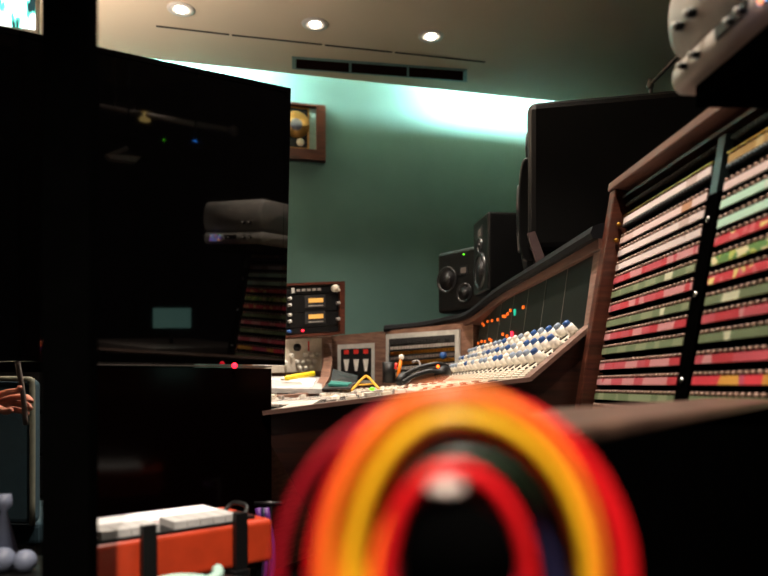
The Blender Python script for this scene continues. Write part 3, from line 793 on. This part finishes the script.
# yellow highlighter on tray
hl = thing('highlighter', 'yellow highlighter pen lying in the tray under the cream knob panel', 'pen', K(KP(297, 378, 3.15)))
a, b_ = KP(284, 378.5, 3.12), KP(314, 373.5, 3.2)
MB(K).loft([(a, .009), (lerp(a, b_, .1), .012), (b_, .012)], 12).build('barrel', 'yellow', hl)
MB(K).loft([(lerp(a, b_, -.12), .005), (a, .009)], 12).build('tip', 'white_knob', hl)
MB(K).hexa([KP(262, 389, 3.02), KP(312, 388, 3.02), KP(316, 380, 3.35), KP(266, 380, 3.2)], (0, 0, .006)).build('paper_sheet', 'paper', None, label='white sheet of paper lying in the tray under the yellow highlighter', cat='paper')
sk = KP(372, 389, 2.95)
MB(K).ball((sk.x, sk.y, sk.z+.0), .012, sz=.5).build('green_sticker', 'green_led', None, label='small green sticker, made to glow, among the faders near the yellow wire stand', cat='light')  # sticker given emission so it looks bright; not a lamp

# ============================================================ FRAMED GOLD RECORD
wd = Vector((1, SL, 0)).normalized(); wn = Vector((SL, -1, 0)).normalized()
def wallpt(px, py, off=0):
    r1 = ray(px, py); o0 = Vector((0, 0, CZ)); a = Vector((0, wallY(0), 0)); k = (a-o0).dot(wn)/r1.dot(wn); return o0+r1*k+wn*off
tr_, br_ = wallpt(324.5, 108), wallpt(324.5, 163)
Hh = tr_.z-br_.z; Wd = Hh*.95
fr_ = thing('framed_record', 'gold record in a brown wooden frame hanging high on the teal wall', 'framed record', br_-wd*(Wd/2))
def FB(u0, u1, v0, v1, d0, d1):
    a = br_-wd*Wd; p = [a+wd*u0*Wd+Vector((0, 0, v0*Hh))+wn*d0, a+wd*u1*Wd+Vector((0, 0, v0*Hh))+wn*d0, a+wd*u1*Wd+Vector((0, 0, v1*Hh))+wn*d0, a+wd*u0*Wd+Vector((0, 0, v1*Hh))+wn*d0]
    return p, wn*(d1-d0)
fb = MB()
for a in ((0, .15, 0, 1), (.83, 1, 0, 1), (.15, .83, 0, .19), (.15, .83, .96, 1)):
    fb.hexa(*FB(*a, 0, .05))
fb.build('frame', 'wood_red', fr_)
MB().hexa(*FB(.15, .83, .19, .96, 0, .012)).build('mount', 'mat_teal', fr_)
MB().hexa(*FB(.22, .70, .20, .955, .012, .018)).build('gilt_border', 'gold', fr_)
MB().hexa(*FB(.25, .665, .23, .925, .018, .022)).build('backing', 'black', fr_)
ctr = br_-wd*Wd + wd*Wd*.45+Vector((0, 0, Hh*.63))
MB().mat('gold').cyl(ctr+wn*.022, ctr+wn*.03, Hh*.24, seg=36).mat('pale_blue').cyl(ctr+wn*.03, ctr+wn*.033, Hh*.11, seg=24).build('record', None, fr_)
c2 = ctr-Vector((0, 0, Hh*.31))+wd*.03
MB().cyl(c2+wn*.022, c2+wn*.026, Hh*.07, seg=20).build('plaque', 'cream', fr_)

# ============================================================ GLOSSY BLACK DISPLAY (left)
th = math.radians(28.5)
tn = Vector((math.sin(th), -math.cos(th), 0)); td = Vector((-math.cos(th), -math.sin(th), 0))   # normal, leftward along the glass
tr0 = P(288, 92, 1.8); br0 = P(288, 366, 1.8)
TW = 1.22
TILT = math.radians(3.6); tzc = (tr0.z+br0.z)/2
def TVp(l, z, d=0):
    p = Vector((tr0.x, tr0.y, 0)) + td*l
    return p + Vector((0, 0, tzc)) + (Vector((0, 0, 1))*math.cos(TILT)+tn*math.sin(TILT))*(z-tzc) + (tn*math.cos(TILT)-Vector((0, 0, 1))*math.sin(TILT))*d if z > br0.z-.001 else p + Vector((0, 0, z)) + tn*d
def TB(l0, l1, z0, z1, d0, d1):
    mb = MB(); return mb.hexa([TVp(l0, z0, d0), TVp(l1, z0, d0), TVp(l1, z1, d0), TVp(l0, z1, d0)], tn*(d1-d0))
tv = thing('display', 'large glossy black flat display on a floor stand, tall dark pane at the left', 'display', TVp(TW/2, 0, -.03))
TB(0.004, TW-.004, br0.z+.003, tr0.z-.003, -.035, -.004).build('back_shell', 'black', tv)
TB(.012, TW-.012, br0.z+.012, tr0.z-.012, -.004, -.001).build('screen', 'glass_black', tv)
TB(0, .012, br0.z, tr0.z, -.03, 0).build('bezel', 'glass_black', tv)
TB(TW-.012, TW, br0.z, tr0.z, -.03, 0).build('bezel', 'glass_black', tv)
TB(.012, TW-.012, tr0.z-.012, tr0.z, -.03, 0).build('bezel', 'glass_black', tv)
TB(.012, TW-.012, br0.z, br0.z+.012, -.03, 0).build('bezel', 'glass_black', tv)
TB(TW/2+.05, TW/2+.13, .03, br0.z+.3, -.09, -.036).build('stand_post', 'black', tv)
TB(TW/2-.15, TW/2+.35, 0, .03, -.3, .0).build('stand_base', 'black', tv)

# lower lacquered cabinet
lc = thing('lacquered_cabinet', 'glossy black low cabinet with a grey strip as the gleam on its top edge, below the big display', 'cabinet', TVp(.35, 0, -.2))
lr = P(288, 366.6, 1.8)
def LB(l0, l1, z0, z1, d0, d1): return TB(l0, l1, z0, z1, d0, d1)
LB(.055, .50, .50, lr.z-.006, -.03, 0.03).build('front_panel', 'lacquer', lc)
LB(.055, .50, lr.z-.003, lr.z+.0, -.032, 0.032).build('edge_gleam', 'grey_metal', lc)  # grey strip put in for the gleam along the cabinet's upper edge
for l_ in (.06, .46): LB(l_, l_+.03, 0, .50, -.03, .02).build('leg', 'black', lc)
q = TVp(.15, lr.z+.0, .033)
MB().ball(q, .007).build('indicator_light', 'red_led', lc)

# black column in front
col = MB(); x0, x1 = P(40, 300, .84).x, P(99, 300, .87).x
cl = thing('steel_column', 'matte black steel column standing in front of the big display', 'column', ((x0+x1)/2, .855, 0))
MB().box((x0, .84, .012), (x1, .87, CEIL)).build('shaft', 'black_matte', cl, bevel=.004)
MB().box((x0-.05, .78, 0), (x1+.05, .93, .012)).build('base_plate', 'black_matte', cl)

# lit wall screen behind, top left
ws = thing('wall_screen', 'brightly lit screen showing white and teal shapes, at the top left above the display', 'screen', P(10, 10, 2.4))
w0 = P(39, 34, 2.45); wx = Vector((-.96, -.28, 0)); nz_ = Vector((.28, -.96, 0))
c = [w0+wx*.7, w0, w0+Vector((0, 0, .4)), w0+wx*.7+Vector((0, 0, .4))]
MB().hexa([p-nz_*.03 for p in c], nz_*.03).build('housing', 'cream', ws)
i0 = [w0+wx*.688+Vector((0, 0, .012)), w0+wx*.012+Vector((0, 0, .012)), w0+wx*.012+Vector((0, 0, .388)), w0+wx*.688+Vector((0, 0, .388))]
MB().hexa([p+nz_*.0005 for p in i0], nz_*.002).build('panel', 'pic', ws)
MB().cyl(lerp(c[2], c[3], .5)-nz_*.02, Vector(((c[2].x+c[3].x)/2, (c[2].y+c[3].y)/2+.02, CEIL)), .015).build('hanging_rod', 'black', ws)

# ============================================================ RED SYNTH
kr = P(225, 506, 1.36)     # right back corner
sd = Vector((-.743, -.669, 0)); sf = Vector((.669, -.743, 0))
if sf.y > 0: sf = -sf
zk = kr.z
sy = thing('synthesizer', 'small red keyboard synthesizer with black strip and white keys at lower left', 'synthesizer', kr+sd*.35+sf*.1-Vector((0, 0, .08)))
def SY(l0, l1, f0_, f1_, z0, z1):
    a = [kr+sd*l0+sf*f0_, kr+sd*l1+sf*f0_, kr+sd*l1+sf*f1_, kr+sd*l0+sf*f1_]
    a = [Vector((p.x, p.y, zk+z0)) for p in a]; return MB().hexa(a, (0, 0, z1-z0))
SY(0, .315, 0, .17, -.075, 0).build('body', 'synth_red', sy, bevel=.008)
SY(.06, .305, .095, .167, 0, .004).build('key_bed', 'black', sy)
kx = SY(0, 0, 0, 0, 0, 0); kx = MB()
for i in range(10):
    l0 = .067+i*.023; a = [kr+sd*l0+sf*.105, kr+sd*(l0+.0215)+sf*.105, kr+sd*(l0+.0215)+sf*.162, kr+sd*l0+sf*.162]
    if i == 5: continue
    kx.hexa([Vector((p.x, p.y, zk+.004)) for p in a], (0, 0, .012))
kx.build('white_keys', 'paper_grey', sy)
SY(.025, .055, .09, .15, 0, .006).build('pitch_panel', 'black', sy)
MB().tube([kr+sd*.05+sf*.08+Vector((0, 0, .004)), kr+sd*.03+sf*.085+Vector((0, 0, .02)), kr+sd*.025+sf*.12+Vector((0, 0, .018)), kr+sd*.04+sf*.14+Vector((0, 0, .004))], .004).build('handle', 'black', sy)
pc = SY(.05, .305, .005, .088, .001, .009); pc.build('song_sheet', 'paper', None, label='white paper sheets lying along the back of the red synthesizer', cat='paper')
ks = thing('keyboard_stand', 'black stand carrying the red synthesizer', 'stand', kr+sd*.35+sf*.1-Vector((0, 0, zk)))
for l_ in (.06, .22):
    SY(l_, l_+.03, -.02, .19, -.10, -.0755).build('support_bar', 'black', ks)
    SY(l_, l_+.03, .1, .13, -zk+.02, -.10).build('leg', 'black', ks)
    SY(l_, l_+.03, -.05, .22, -zk, -zk+.02).build('foot', 'black', ks)
    SY(l_, l_+.022, .172, .184, -.10, .02).build('clamp', 'black', ks)

# violet cables hanging behind the synth
for i, (x, dx, key, lab) in enumerate(((258, 3, 'c_purple', 'violet cable hanging nearest the red synthesizer end'), (264, -4, 'c_navy', 'dark blue cable hanging beside the violet ones'), (266, 2, 'c_purple', 'violet cable hanging farthest from the synthesizer end'))):
    a = P(x, 508, 1.5)
    MB().tube([a, a+Vector((.01+dx*.002, 0, -.12)), a+Vector((-.01, .01, -.3)), Vector((a.x+.02, a.y+.02, .006)), Vector((a.x+.18+.03*i, a.y+.05+.03*i, .006))], .007).build('cable', key, None, label=lab, cat='cable')
hz = P(262, 508, 1.5)
hk = thing('cable_hook', 'black hook on a slim post holding the violet cables by the synthesizer', 'hook', (hz.x+.01, hz.y+.03, 0))
MB().cyl((hz.x+.01, hz.y+.03, 0), (hz.x+.01, hz.y+.03, hz.z+.01), .006).build('post', 'black', hk)
MB().cyl((hz.x-.02, hz.y+.02, hz.z+.006), (hz.x+.04, hz.y+.02, hz.z+.006), .005).build('arm', 'black', hk)
# pale dish-like cable coil low in frame
a = P(188, 592, .98)
MB().tube([a+Vector((.042*math.cos(t*PI/6), .042*math.sin(t*PI/6), .002*t)) for t in range(14)], .008).build('cable_coil', 'mat_teal', None, label='pale green cable coil below the red synthesizer', cat='cable')
st2 = thing('stool', 'low round black stool below the red synthesizer, carrying the pale coil', 'stool', (a.x, a.y, 0))
MB().cyl((a.x, a.y, a.z-.04), (a.x, a.y, a.z-.011), .13, seg=28).build('seat', 'black', st2)
for i in range(3):
    t = i*2*PI/3+.4; MB().cyl((a.x+.08*math.cos(t), a.y+.08*math.sin(t), a.z-.04), (a.x+.15*math.cos(t), a.y+.15*math.sin(t), 0), .012).build('leg', 'black', st2)

# small pale items on a low shelf bottom left
shf = thing('low_table', 'low black side table at the bottom left corner', 'table', (-.86, 1.17, 0))
zt2 = P(15, 562, 1.22).z
MB().box((-1.1, 1.0, zt2-.04), (-.56, 1.34, zt2-.018)).build('top', 'black', shf)
for x in (-1.08, -.6):
    for y in (1.02, 1.3): MB().box((x, y, 0), (x+.02, y+.02, zt2-.04)).build('leg', 'black', shf)
for i, (px, py, r, lab) in enumerate(((3, 557, .022, 'pale blue ball shaped cap at the very left of the low table'), (25, 552, .020, 'pale blue ball shaped cap beside the steel column on the low table'))):
    p = P(px, py, 1.22); MB().ball((p.x, p.y, zt2-.018+r), r).build('round_cap', 'pale_blue', None, label=lab, cat='cap')
p = P(4, 500, 1.25)
MB().loft([((p.x, p.y, zt2-.018), .03), ((p.x, p.y, p.z-.02), .005), ((p.x, p.y, p.z-.01), .014), ((p.x, p.y, p.z+.01), .012)], 16).build('microphone', 'pale_blue', None, label='small pale tipped microphone standing at the left frame edge', cat='microphone')

er = thing('dark_backdrop', 'black rack added as a dark backdrop behind the chair and the big display', 'rack', (-1.75, 3.2, 0))  # added black mass that keeps the gap below the display dark
MB().box((-2.6, 3.0, 0), (-.95, 3.5, 1.06)).build('case', 'black_matte', er)
for i in range(5): MB().box((-2.55, 2.99, .12+.18*i), (-1.0, 3.0, .12+.18*i+.165)).build('drawer_front', 'black', er)
# added floor uplighter, out of view, to brighten the ceiling from the left
for (x, y, e, lab) in ((-2.2, 2.4, 500, 'tall black uplighter added out of view at the left to brighten the ceiling'),):
    ul = thing('fill_uplighter', lab, 'fill lamp', (x, y, 0))
    MB().cyl((x, y, 0), (x, y, .025), .15, seg=28).build('base', 'black', ul)
    MB().cyl((x, y, .025), (x, y, 1.72), .013).build('pole', 'black', ul)
    MB().loft([((x, y, 1.70), .03), ((x, y, 1.78), .13), ((x, y, 1.80), .14), ((x, y, 1.795), .13), ((x, y, 1.735), .05)], 28, cap=False).build('shade', 'black', ul)
    MB().ball((x, y, 1.76), .03).build('bulb', 'bulb', ul)
    L = bpy.data.lights.new('fill_lamp', 'SPOT'); L.energy = e; L.spot_size = 2.6; L.spot_blend = .8; L.color = (1, .86, .74); L.shadow_soft_size = .05
    o = bpy.data.objects.new('fill_lamp', L); COL.objects.link(o); o.location = (x, y, 1.82); o.rotation_euler = (PI, 0, 0)

# ============================================================ TEAL CHAIR AND PERSON (left edge)
ch = thing('chair', 'teal upholstered chair with pale piping behind the person, left edge', 'chair', (-1.32, 2.35, 0))
cx1 = P(33, 400, 2.25).x; cx0 = cx1-.46; zt3 = P(20, 379, 2.25).z
MB().box((cx0, 2.25, .5), (cx1, 2.31, zt3)).build('backrest', 'chair_teal', ch, bevel=.02)
pts = [(cx1, 2.245, .5), (cx1, 2.245, zt3-.04), (cx1-.01, 2.245, zt3-.01), (cx1-.04, 2.245, zt3), (cx0+.04, 2.245, zt3), (cx0, 2.245, zt3-.04), (cx0, 2.245, .5)]
MB().tube(pts, .009).build('piping', 'piping', ch)
MB().box((cx0, 2.3, .42), (cx1, 2.75, .5)).build('seat', 'chair_teal', ch, bevel=.02)
for x in (cx0+.02, cx1-.05):
    for y in (2.3, 2.68): MB().box((x, y, 0), (x+.03, y+.03, .42)).build('leg', 'black', ch)

def skin_body(name, key, verts, edges, radii, parent, lvl=2):
    me = bpy.data.meshes.new(name); me.from_pydata([tuple(v) for v in verts], edges, []); me.materials.append(M[key])
    o = bpy.data.objects.new(name, me); COL.objects.link(o)
    if parent: o.parent = parent
    sk = o.modifiers.new('skin', 'SKIN'); sk.use_smooth_shade = True
    for i, r_ in enumerate(radii): me.skin_vertices[0].data[i].radius = (r_, r_) if not isinstance(r_, tuple) else r_
    me.skin_vertices[0].data[0].use_root = True
    ss = o.modifiers.new('sub', 'SUBSURF'); ss.levels = lvl; ss.render_levels = lvl
    return o
HX = P(10, 400, 1.85)     # palm
pe = thing('person', 'person in black clothes seated behind the big display, one hand holding a thin stick', 'person', (0, 0, 0))
bx, by = -1.34, 1.98
V = [(bx, by, .55), (bx, by, .72), (bx+.01, by-.01, .92), (bx+.01, by-.01, 1.02), (bx+.02, by-.02, 1.09),      # pelvis..neck base
     (bx+.12, by-.12, .98), (bx+.16, by-.22, .80), (HX.x-.10, HX.y-.03, HX.z-.012),                                 # right arm to wrist
     (bx-.14, by+.10, .98), (bx-.18, by+.02, .76), (bx-.04, by-.16, .70),
     (bx+.1, by-.08, .54), (bx+.36, by-.26, .53), (bx+.34, by-.24, .12), (bx-.05, by-.12, .54), (bx+.14, by-.40, .53), (bx+.12, by-.38, .12)]
E = [(0, 1), (1, 2), (2, 3), (3, 4), (3, 5), (5, 6), (6, 7), (3, 8), (8, 9), (9, 10), (0, 11), (11, 12), (12, 13), (0, 14), (14, 15), (15, 16)]
Rr = [.15, .14, .16, .11, .05, .065, .048, .03, .065, .048, .035, .09, .06, .045, .09, .06, .045]
skin_body('clothing', 'clothes', V, E, Rr, pe)
# bare body: neck and head
hv = [(bx+.02, by-.02, 1.06), (bx+.03, by-.03, 1.13), (bx+.045, by-.045, 1.19), (bx+.04, by-.04, 1.27), (bx+.035, by-.035, 1.32)]
skin_body('head', 'skin', hv, [(0, 1), (1, 2), (2, 3), (3, 4)], [.05, .05, .072, .085, .06], pe)
f_ = MB(); f_.ball((bx+.115, by-.115, 1.215), .014).ball((bx+.085, by-.13, 1.235), .01).ball((bx+.13, by-.085, 1.235), .01); f_.build('face', 'skin', pe)
MB().ball((bx+.02, by-.02, 1.285), .102, 16, .9).build('hair', 'hair', pe)
# hand
wr = Vector((HX.x-.11, HX.y-.03, HX.z-.012)); pm = Vector((HX.x-.045, HX.y-.01, HX.z-.006))
hvv = [pm, wr]; he = [(0, 1)]; hr = [(.034, .016), (.026, .02)]
skin_body('hand', 'skin', hvv, he, [(.03, .018), (.024, .02)], pe)
def finger(pts, r0, nm='finger'):
    pts = [Vector(p) for p in pts]
    skin_body(nm, 'skin', pts, [(i, i+1) for i in range(len(pts)-1)], [r0, r0*.95, r0*.85, r0*.7][:len(pts)], pe)
hp = lambda px, py, y: P(px, py, y)
finger([pm+Vector((.0, 0, .012)), hp(8, 392, 1.83), hp(18, 391, 1.81), hp(21, 386, 1.80)], .0095)          # index pointing along and up
finger([pm+Vector((.01, 0, .004)), hp(12, 397, 1.86), hp(27, 397, 1.85), hp(32, 402, 1.82)], .0105)
finger([pm+Vector((.01, 0, -.004)), hp(12, 403, 1.87), hp(26, 404, 1.86), hp(31, 409, 1.83)], .0105)
finger([pm+Vector((.008, 0, -.012)), hp(10, 409, 1.88), hp(22, 411, 1.87), hp(28, 414, 1.84)], .0095)
finger([pm+Vector((-.015, -.012, -.006)), hp(-2, 408, 1.80), hp(6, 412, 1.79), hp(13, 409, 1.79)], .0115, 'thumb')
MB().tube([hp(14, 338, 1.80), hp(18, 365, 1.80), hp(23, 395, 1.815), hp(26, 425, 1.82)], .0065, smooth_n=4).build('thin_stick', 'stick', None, label='thin grey stick held upright in the hand', cat='stick')
sto = thing('stool', 'padded black stool under the seated person', 'stool', (bx, by, 0))
MB().cyl((bx, by, .36), (bx, by, .42), .17, seg=24).build('seat', 'black', sto)
MB().cyl((bx, by, .02), (bx, by, .36), .025).build('pole', 'black', sto)
MB().cyl((bx, by, 0), (bx, by, .02), .2, seg=24).build('foot', 'black', sto)

# ============================================================ THINGS BEHIND THE CAMERA, seen only in the glass
def MR(px, py, dist):          # mirror of the display plane: where a reflection seen at px,py stands, dist beyond the glass
    t3 = tn*math.cos(TILT)-Vector((0, 0, 1))*math.sin(TILT)
    r1 = ray(px, py); o0 = Vector((0, 0, CZ)); k = (TVp(0, tzc)-o0).dot(t3)/r1.dot(t3); hit = o0+r1*k
    rr = r1-t3*(2*r1.dot(t3)); return hit+rr.normalized()*dist
REFL = True
if REFL:
    a, b_ = MR(100, 107, 2.9), MR(234, 131, 2.6)
    rl = thing('ceiling_rail', 'pale metal rail hanging under the ceiling at the back right', 'rail', (a+b_)/2)
    MB().cyl(a, b_, .016).build('rail', 'pale_metal', rl)
    MB().ball(b_, .03).build('end_knob', 'pale_metal', rl)
    for p in (lerp(a, b_, .1), lerp(a, b_, .9)): MB().cyl(p, Vector((p.x, p.y, CEIL)), .006).build('hanger', 'black', rl)
    p = MR(145, 116, 2.8); MB().box((p.x-.022, p.y-.022, p.z-.03), (p.x+.022, p.y+.022, p.z+.02)).build('rail_lamp', 'amber_led', rl)
    # rack shelf with small devices
    p = MR(172, 318, 2.3)
    rs = thing('equipment_table', 'dark table at the back right carrying a small screen', 'table', (p.x+.05, p.y-.1, 0))
    tz = p.z-.14
    MB().box((p.x-.35, p.y-.35, tz-.03), (p.x+.45, p.y+.3, tz)).build('top', 'grey_metal', rs)
    for x in (-.33, .42):
        for y in (-.33, .27): MB().box((p.x+x, p.y+y, 0), (p.x+x+.03, p.y+y+.03, tz-.03)).build('leg', 'black', rs)
    sc_ = thing('small_screen', 'small lit teal screen on the table at the back right', 'screen', (p.x, p.y, tz))
    e0, e1 = MR(153, 328, 2.3), MR(191, 328, 2.3); e2, e3 = MR(191, 308, 2.3), MR(153, 308, 2.3)
    nq = (e1-e0).cross(e2-e0).normalized()
    tow = (TVp(.4, 1.2)-p).normalized()
    if nq.dot(tow) < 0: nq = -nq
    MB().hexa([e0-nq*.02, e1-nq*.02, e2-nq*.02, e3-nq*.02], nq*.018).build('housing', 'black', sc_)
    MB().hexa([e0, e1, e2, e3], nq*.002).build('panel', 'screen_teal', sc_)
    MB().cyl((p.x, p.y, tz), (p.x-tow.x*.02, p.y-tow.y*.02, p.z), .01).build('neck', 'black', sc_)
    # wall-hung device with blue lights
    p = MR(195, 142, 2.4)
    rt = thing('network_router', 'small black box with blue and green lights hanging at the back right', 'router', (p.x, p.y, p.z-.03))
    MB().box((p.x-.08, p.y-.05, p.z-.025), (p.x+.08, p.y+.05, p.z-.012)).build('case', 'black', rt)
    MB().ball(p, .012).build('blue_light', 'blue_led', rt)
    MB().ball(MR(164, 140, 2.4), .006).build('green_light', 'green_led', rt)
    MB().cyl((p.x, p.y, p.z-.014), (p.x, p.y, CEIL), .005).build('hanging_rod', 'black', rt)
    p = MR(120, 158, 2.2)
    ml = thing('folding_lamp', 'pale folded lamp hanging at the back right', 'lamp', p)
    MB().hexa([MR(104, 156, 2.2), MR(139, 159, 2.2), MR(134, 164, 2.2), MR(108, 161, 2.2)], (0, .02, .01)).build('shade', 'pale_metal', ml)
    MB().cyl(MR(110, 155, 2.2), MR(128, 148, 2.2), .01).build('arm', 'pale_metal', ml)
    q = MR(128, 148, 2.2); MB().cyl(q, (q.x, q.y, CEIL), .005).build('rod', 'black', ml)

# ============================================================ CABLE HANGER AND CABLES (very near)
YC = .285
hg = thing('cable_hanger', 'black rounded cable hanger on a post, under the looped coloured cables', 'cable hanger', P(460, 560, YC+.02))
pc_ = P(458, 552, YC)
MB().cyl(pc_+Vector((0, -.018, 0)), pc_+Vector((0, .05, 0)), .0215, seg=36).build('peg', 'black_matte', hg, bevel=0)
MB().box((pc_.x-.021, pc_.y-.012, 0.02), (pc_.x+.021, pc_.y+.045, pc_.z)).build('post', 'black_matte', hg, bevel=.004)
MB().cyl((pc_.x, pc_.y+.02, 0), (pc_.x, pc_.y+.02, .02), .12, seg=32).build('base', 'black', hg)
MB().ball(P(446, 488, YC-.012), .0080, sz=.45).build('peg_highlight', 'pale_metal', hg)  # pale flattened ball standing for the highlight on the black peg
def cab_(key, pts, Y, r, label, dy=0):
    w_ = [P(x, y, Y+dy*i/len(pts)) for i, (x, y) in enumerate(pts)]
    # let the ends hang on down
    a, b_ = w_[0], w_[-1]
    w_ = [a+Vector((-.004, 0, -.14)), a+Vector((-.003, 0, -.06))] + w_ + [b_+Vector((.004, 0, -.06)), b_+Vector((.006, 0, -.14))]
    t = thing('patch_cable', label, 'cable', w_[0], 0, 'coloured patch cables looped over the hanger')
    MB().tube(w_, r, 12).build('cord', key, t)
    for e, s_ in ((w_[0], 1), (w_[-1], 1)):
        MB().loft([(e+Vector((0, 0, .004)), r*1.5), (e+Vector((0, 0, -.03)), r*1.7), (e+Vector((0, 0, -.045)), r*1.1)], 12).build('plug', 'black', t)
px = .000407
def arch(cx, top, wl, wr, yb=590, k=1.0):
    """arch points in the frame: left foot, crown, right foot"""
    out = []
    h = yb-top
    for i in range(13):
        t = PI*i/12; c_ = math.cos(t); s_ = math.sin(t)
        x = cx-(wl if c_ > 0 else wr)*abs(c_)**k*(1 if c_ > 0 else -1)
        out.append((x, yb-h*s_**.92))
    return out
YL = [
 ('c_crimson', arch(436, 402, 160, 160, 600), .31, .0027, 'dark crimson cable, outermost of the loops on the left side'),
 ('c_red', arch(452, 396, 138, 178, 600), .298, .0038, 'bright red cable, outermost of the loops on the right side'),
 ('c_red', arch(455, 402, 128, 168, 600), .298, .0036, 'red cable tucked just inside the outermost red loop'),
 ('c_purple', arch(450, 402, 136, 140, 600), .310, .0028, 'purple cable along the left outside of the orange loops'),
 ('c_orange', arch(453, 394, 130, 148, 600), .272, .0030, 'orange cable, topmost of the three orange ones'),
 ('c_orange', arch(454, 401, 124, 144, 600), .276, .0030, 'orange cable, middle one of the three orange ones'),
 ('c_orange', arch(455, 408, 116, 140, 600), .282, .0030, 'orange cable, innermost of the three orange ones'),
 ('c_yellow', arch(456, 417, 106, 134, 600), .272, .0029, 'yellow cable, outer one of the yellow pair'),
 ('c_yellow', arch(457, 425, 98, 127, 600), .280, .0028, 'yellow cable, inner one of the yellow pair'),
 ('c_navy', arch(458, 437, 88, 112, 600), .284, .0030, 'navy blue cable right under the yellow loops'),
 ('c_green', arch(462, 456, 84, 104, 600), .300, .0034, 'dark green cable seen at the right below the yellow loops'),
 ('c_crimson', arch(466, 462, 76, 92, 600), .302, .0036, 'dull crimson cable in the gap below the yellow loops'),
 ('c_orange', arch(440, 476, 66, 60, 600), .282, .0030, 'short orange cable hugging the hanger on its left'),
 ('c_red', arch(450, 469, 66, 80, 600), .276, .0034, 'red cable arching closest over the hanger'),
 ('c_magenta', arch(450, 480, 62, 66, 600), .280, .0032, 'magenta cable resting on the hanger just inside the red one'),
 ('c_navy', arch(470, 474, 50, 84, 600), .284, .0030, 'navy cable to the right of the hanger under the inner red one'),
]
for key, pts, Y, r, lab in YL: cab_(key, pts, Y, r, lab)

# ============================================================ CAMERA
cam = bpy.data.cameras.new('camera'); co = bpy.data.objects.new('camera', cam); COL.objects.link(co)
co.location = (0, 0, CZ); co.rotation_euler = (PI/2, 0, 0)
cam.sensor_width = 36; cam.lens = 36*F/768; cam.shift_y = (HZ-288)/768; cam.clip_start = .01
cam.dof.use_dof = True; cam.dof.focus_distance = 2.2; cam.dof.aperture_fstop = 2.8
S.camera = co
# a trace of ambient light
w = bpy.data.worlds.new('world'); S.world = w; w.use_nodes = True
w.node_tree.nodes['Background'].inputs['Color'].default_value = (.5, .6, .6, 1); w.node_tree.nodes['Background'].inputs['Strength'].default_value = .02
S.view_settings.view_transform = 'Standard'; S.view_settings.look = 'None'
S.view_settings.exposure = 0; S.view_settings.gamma = 1
S.view_settings.use_curve_mapping = False
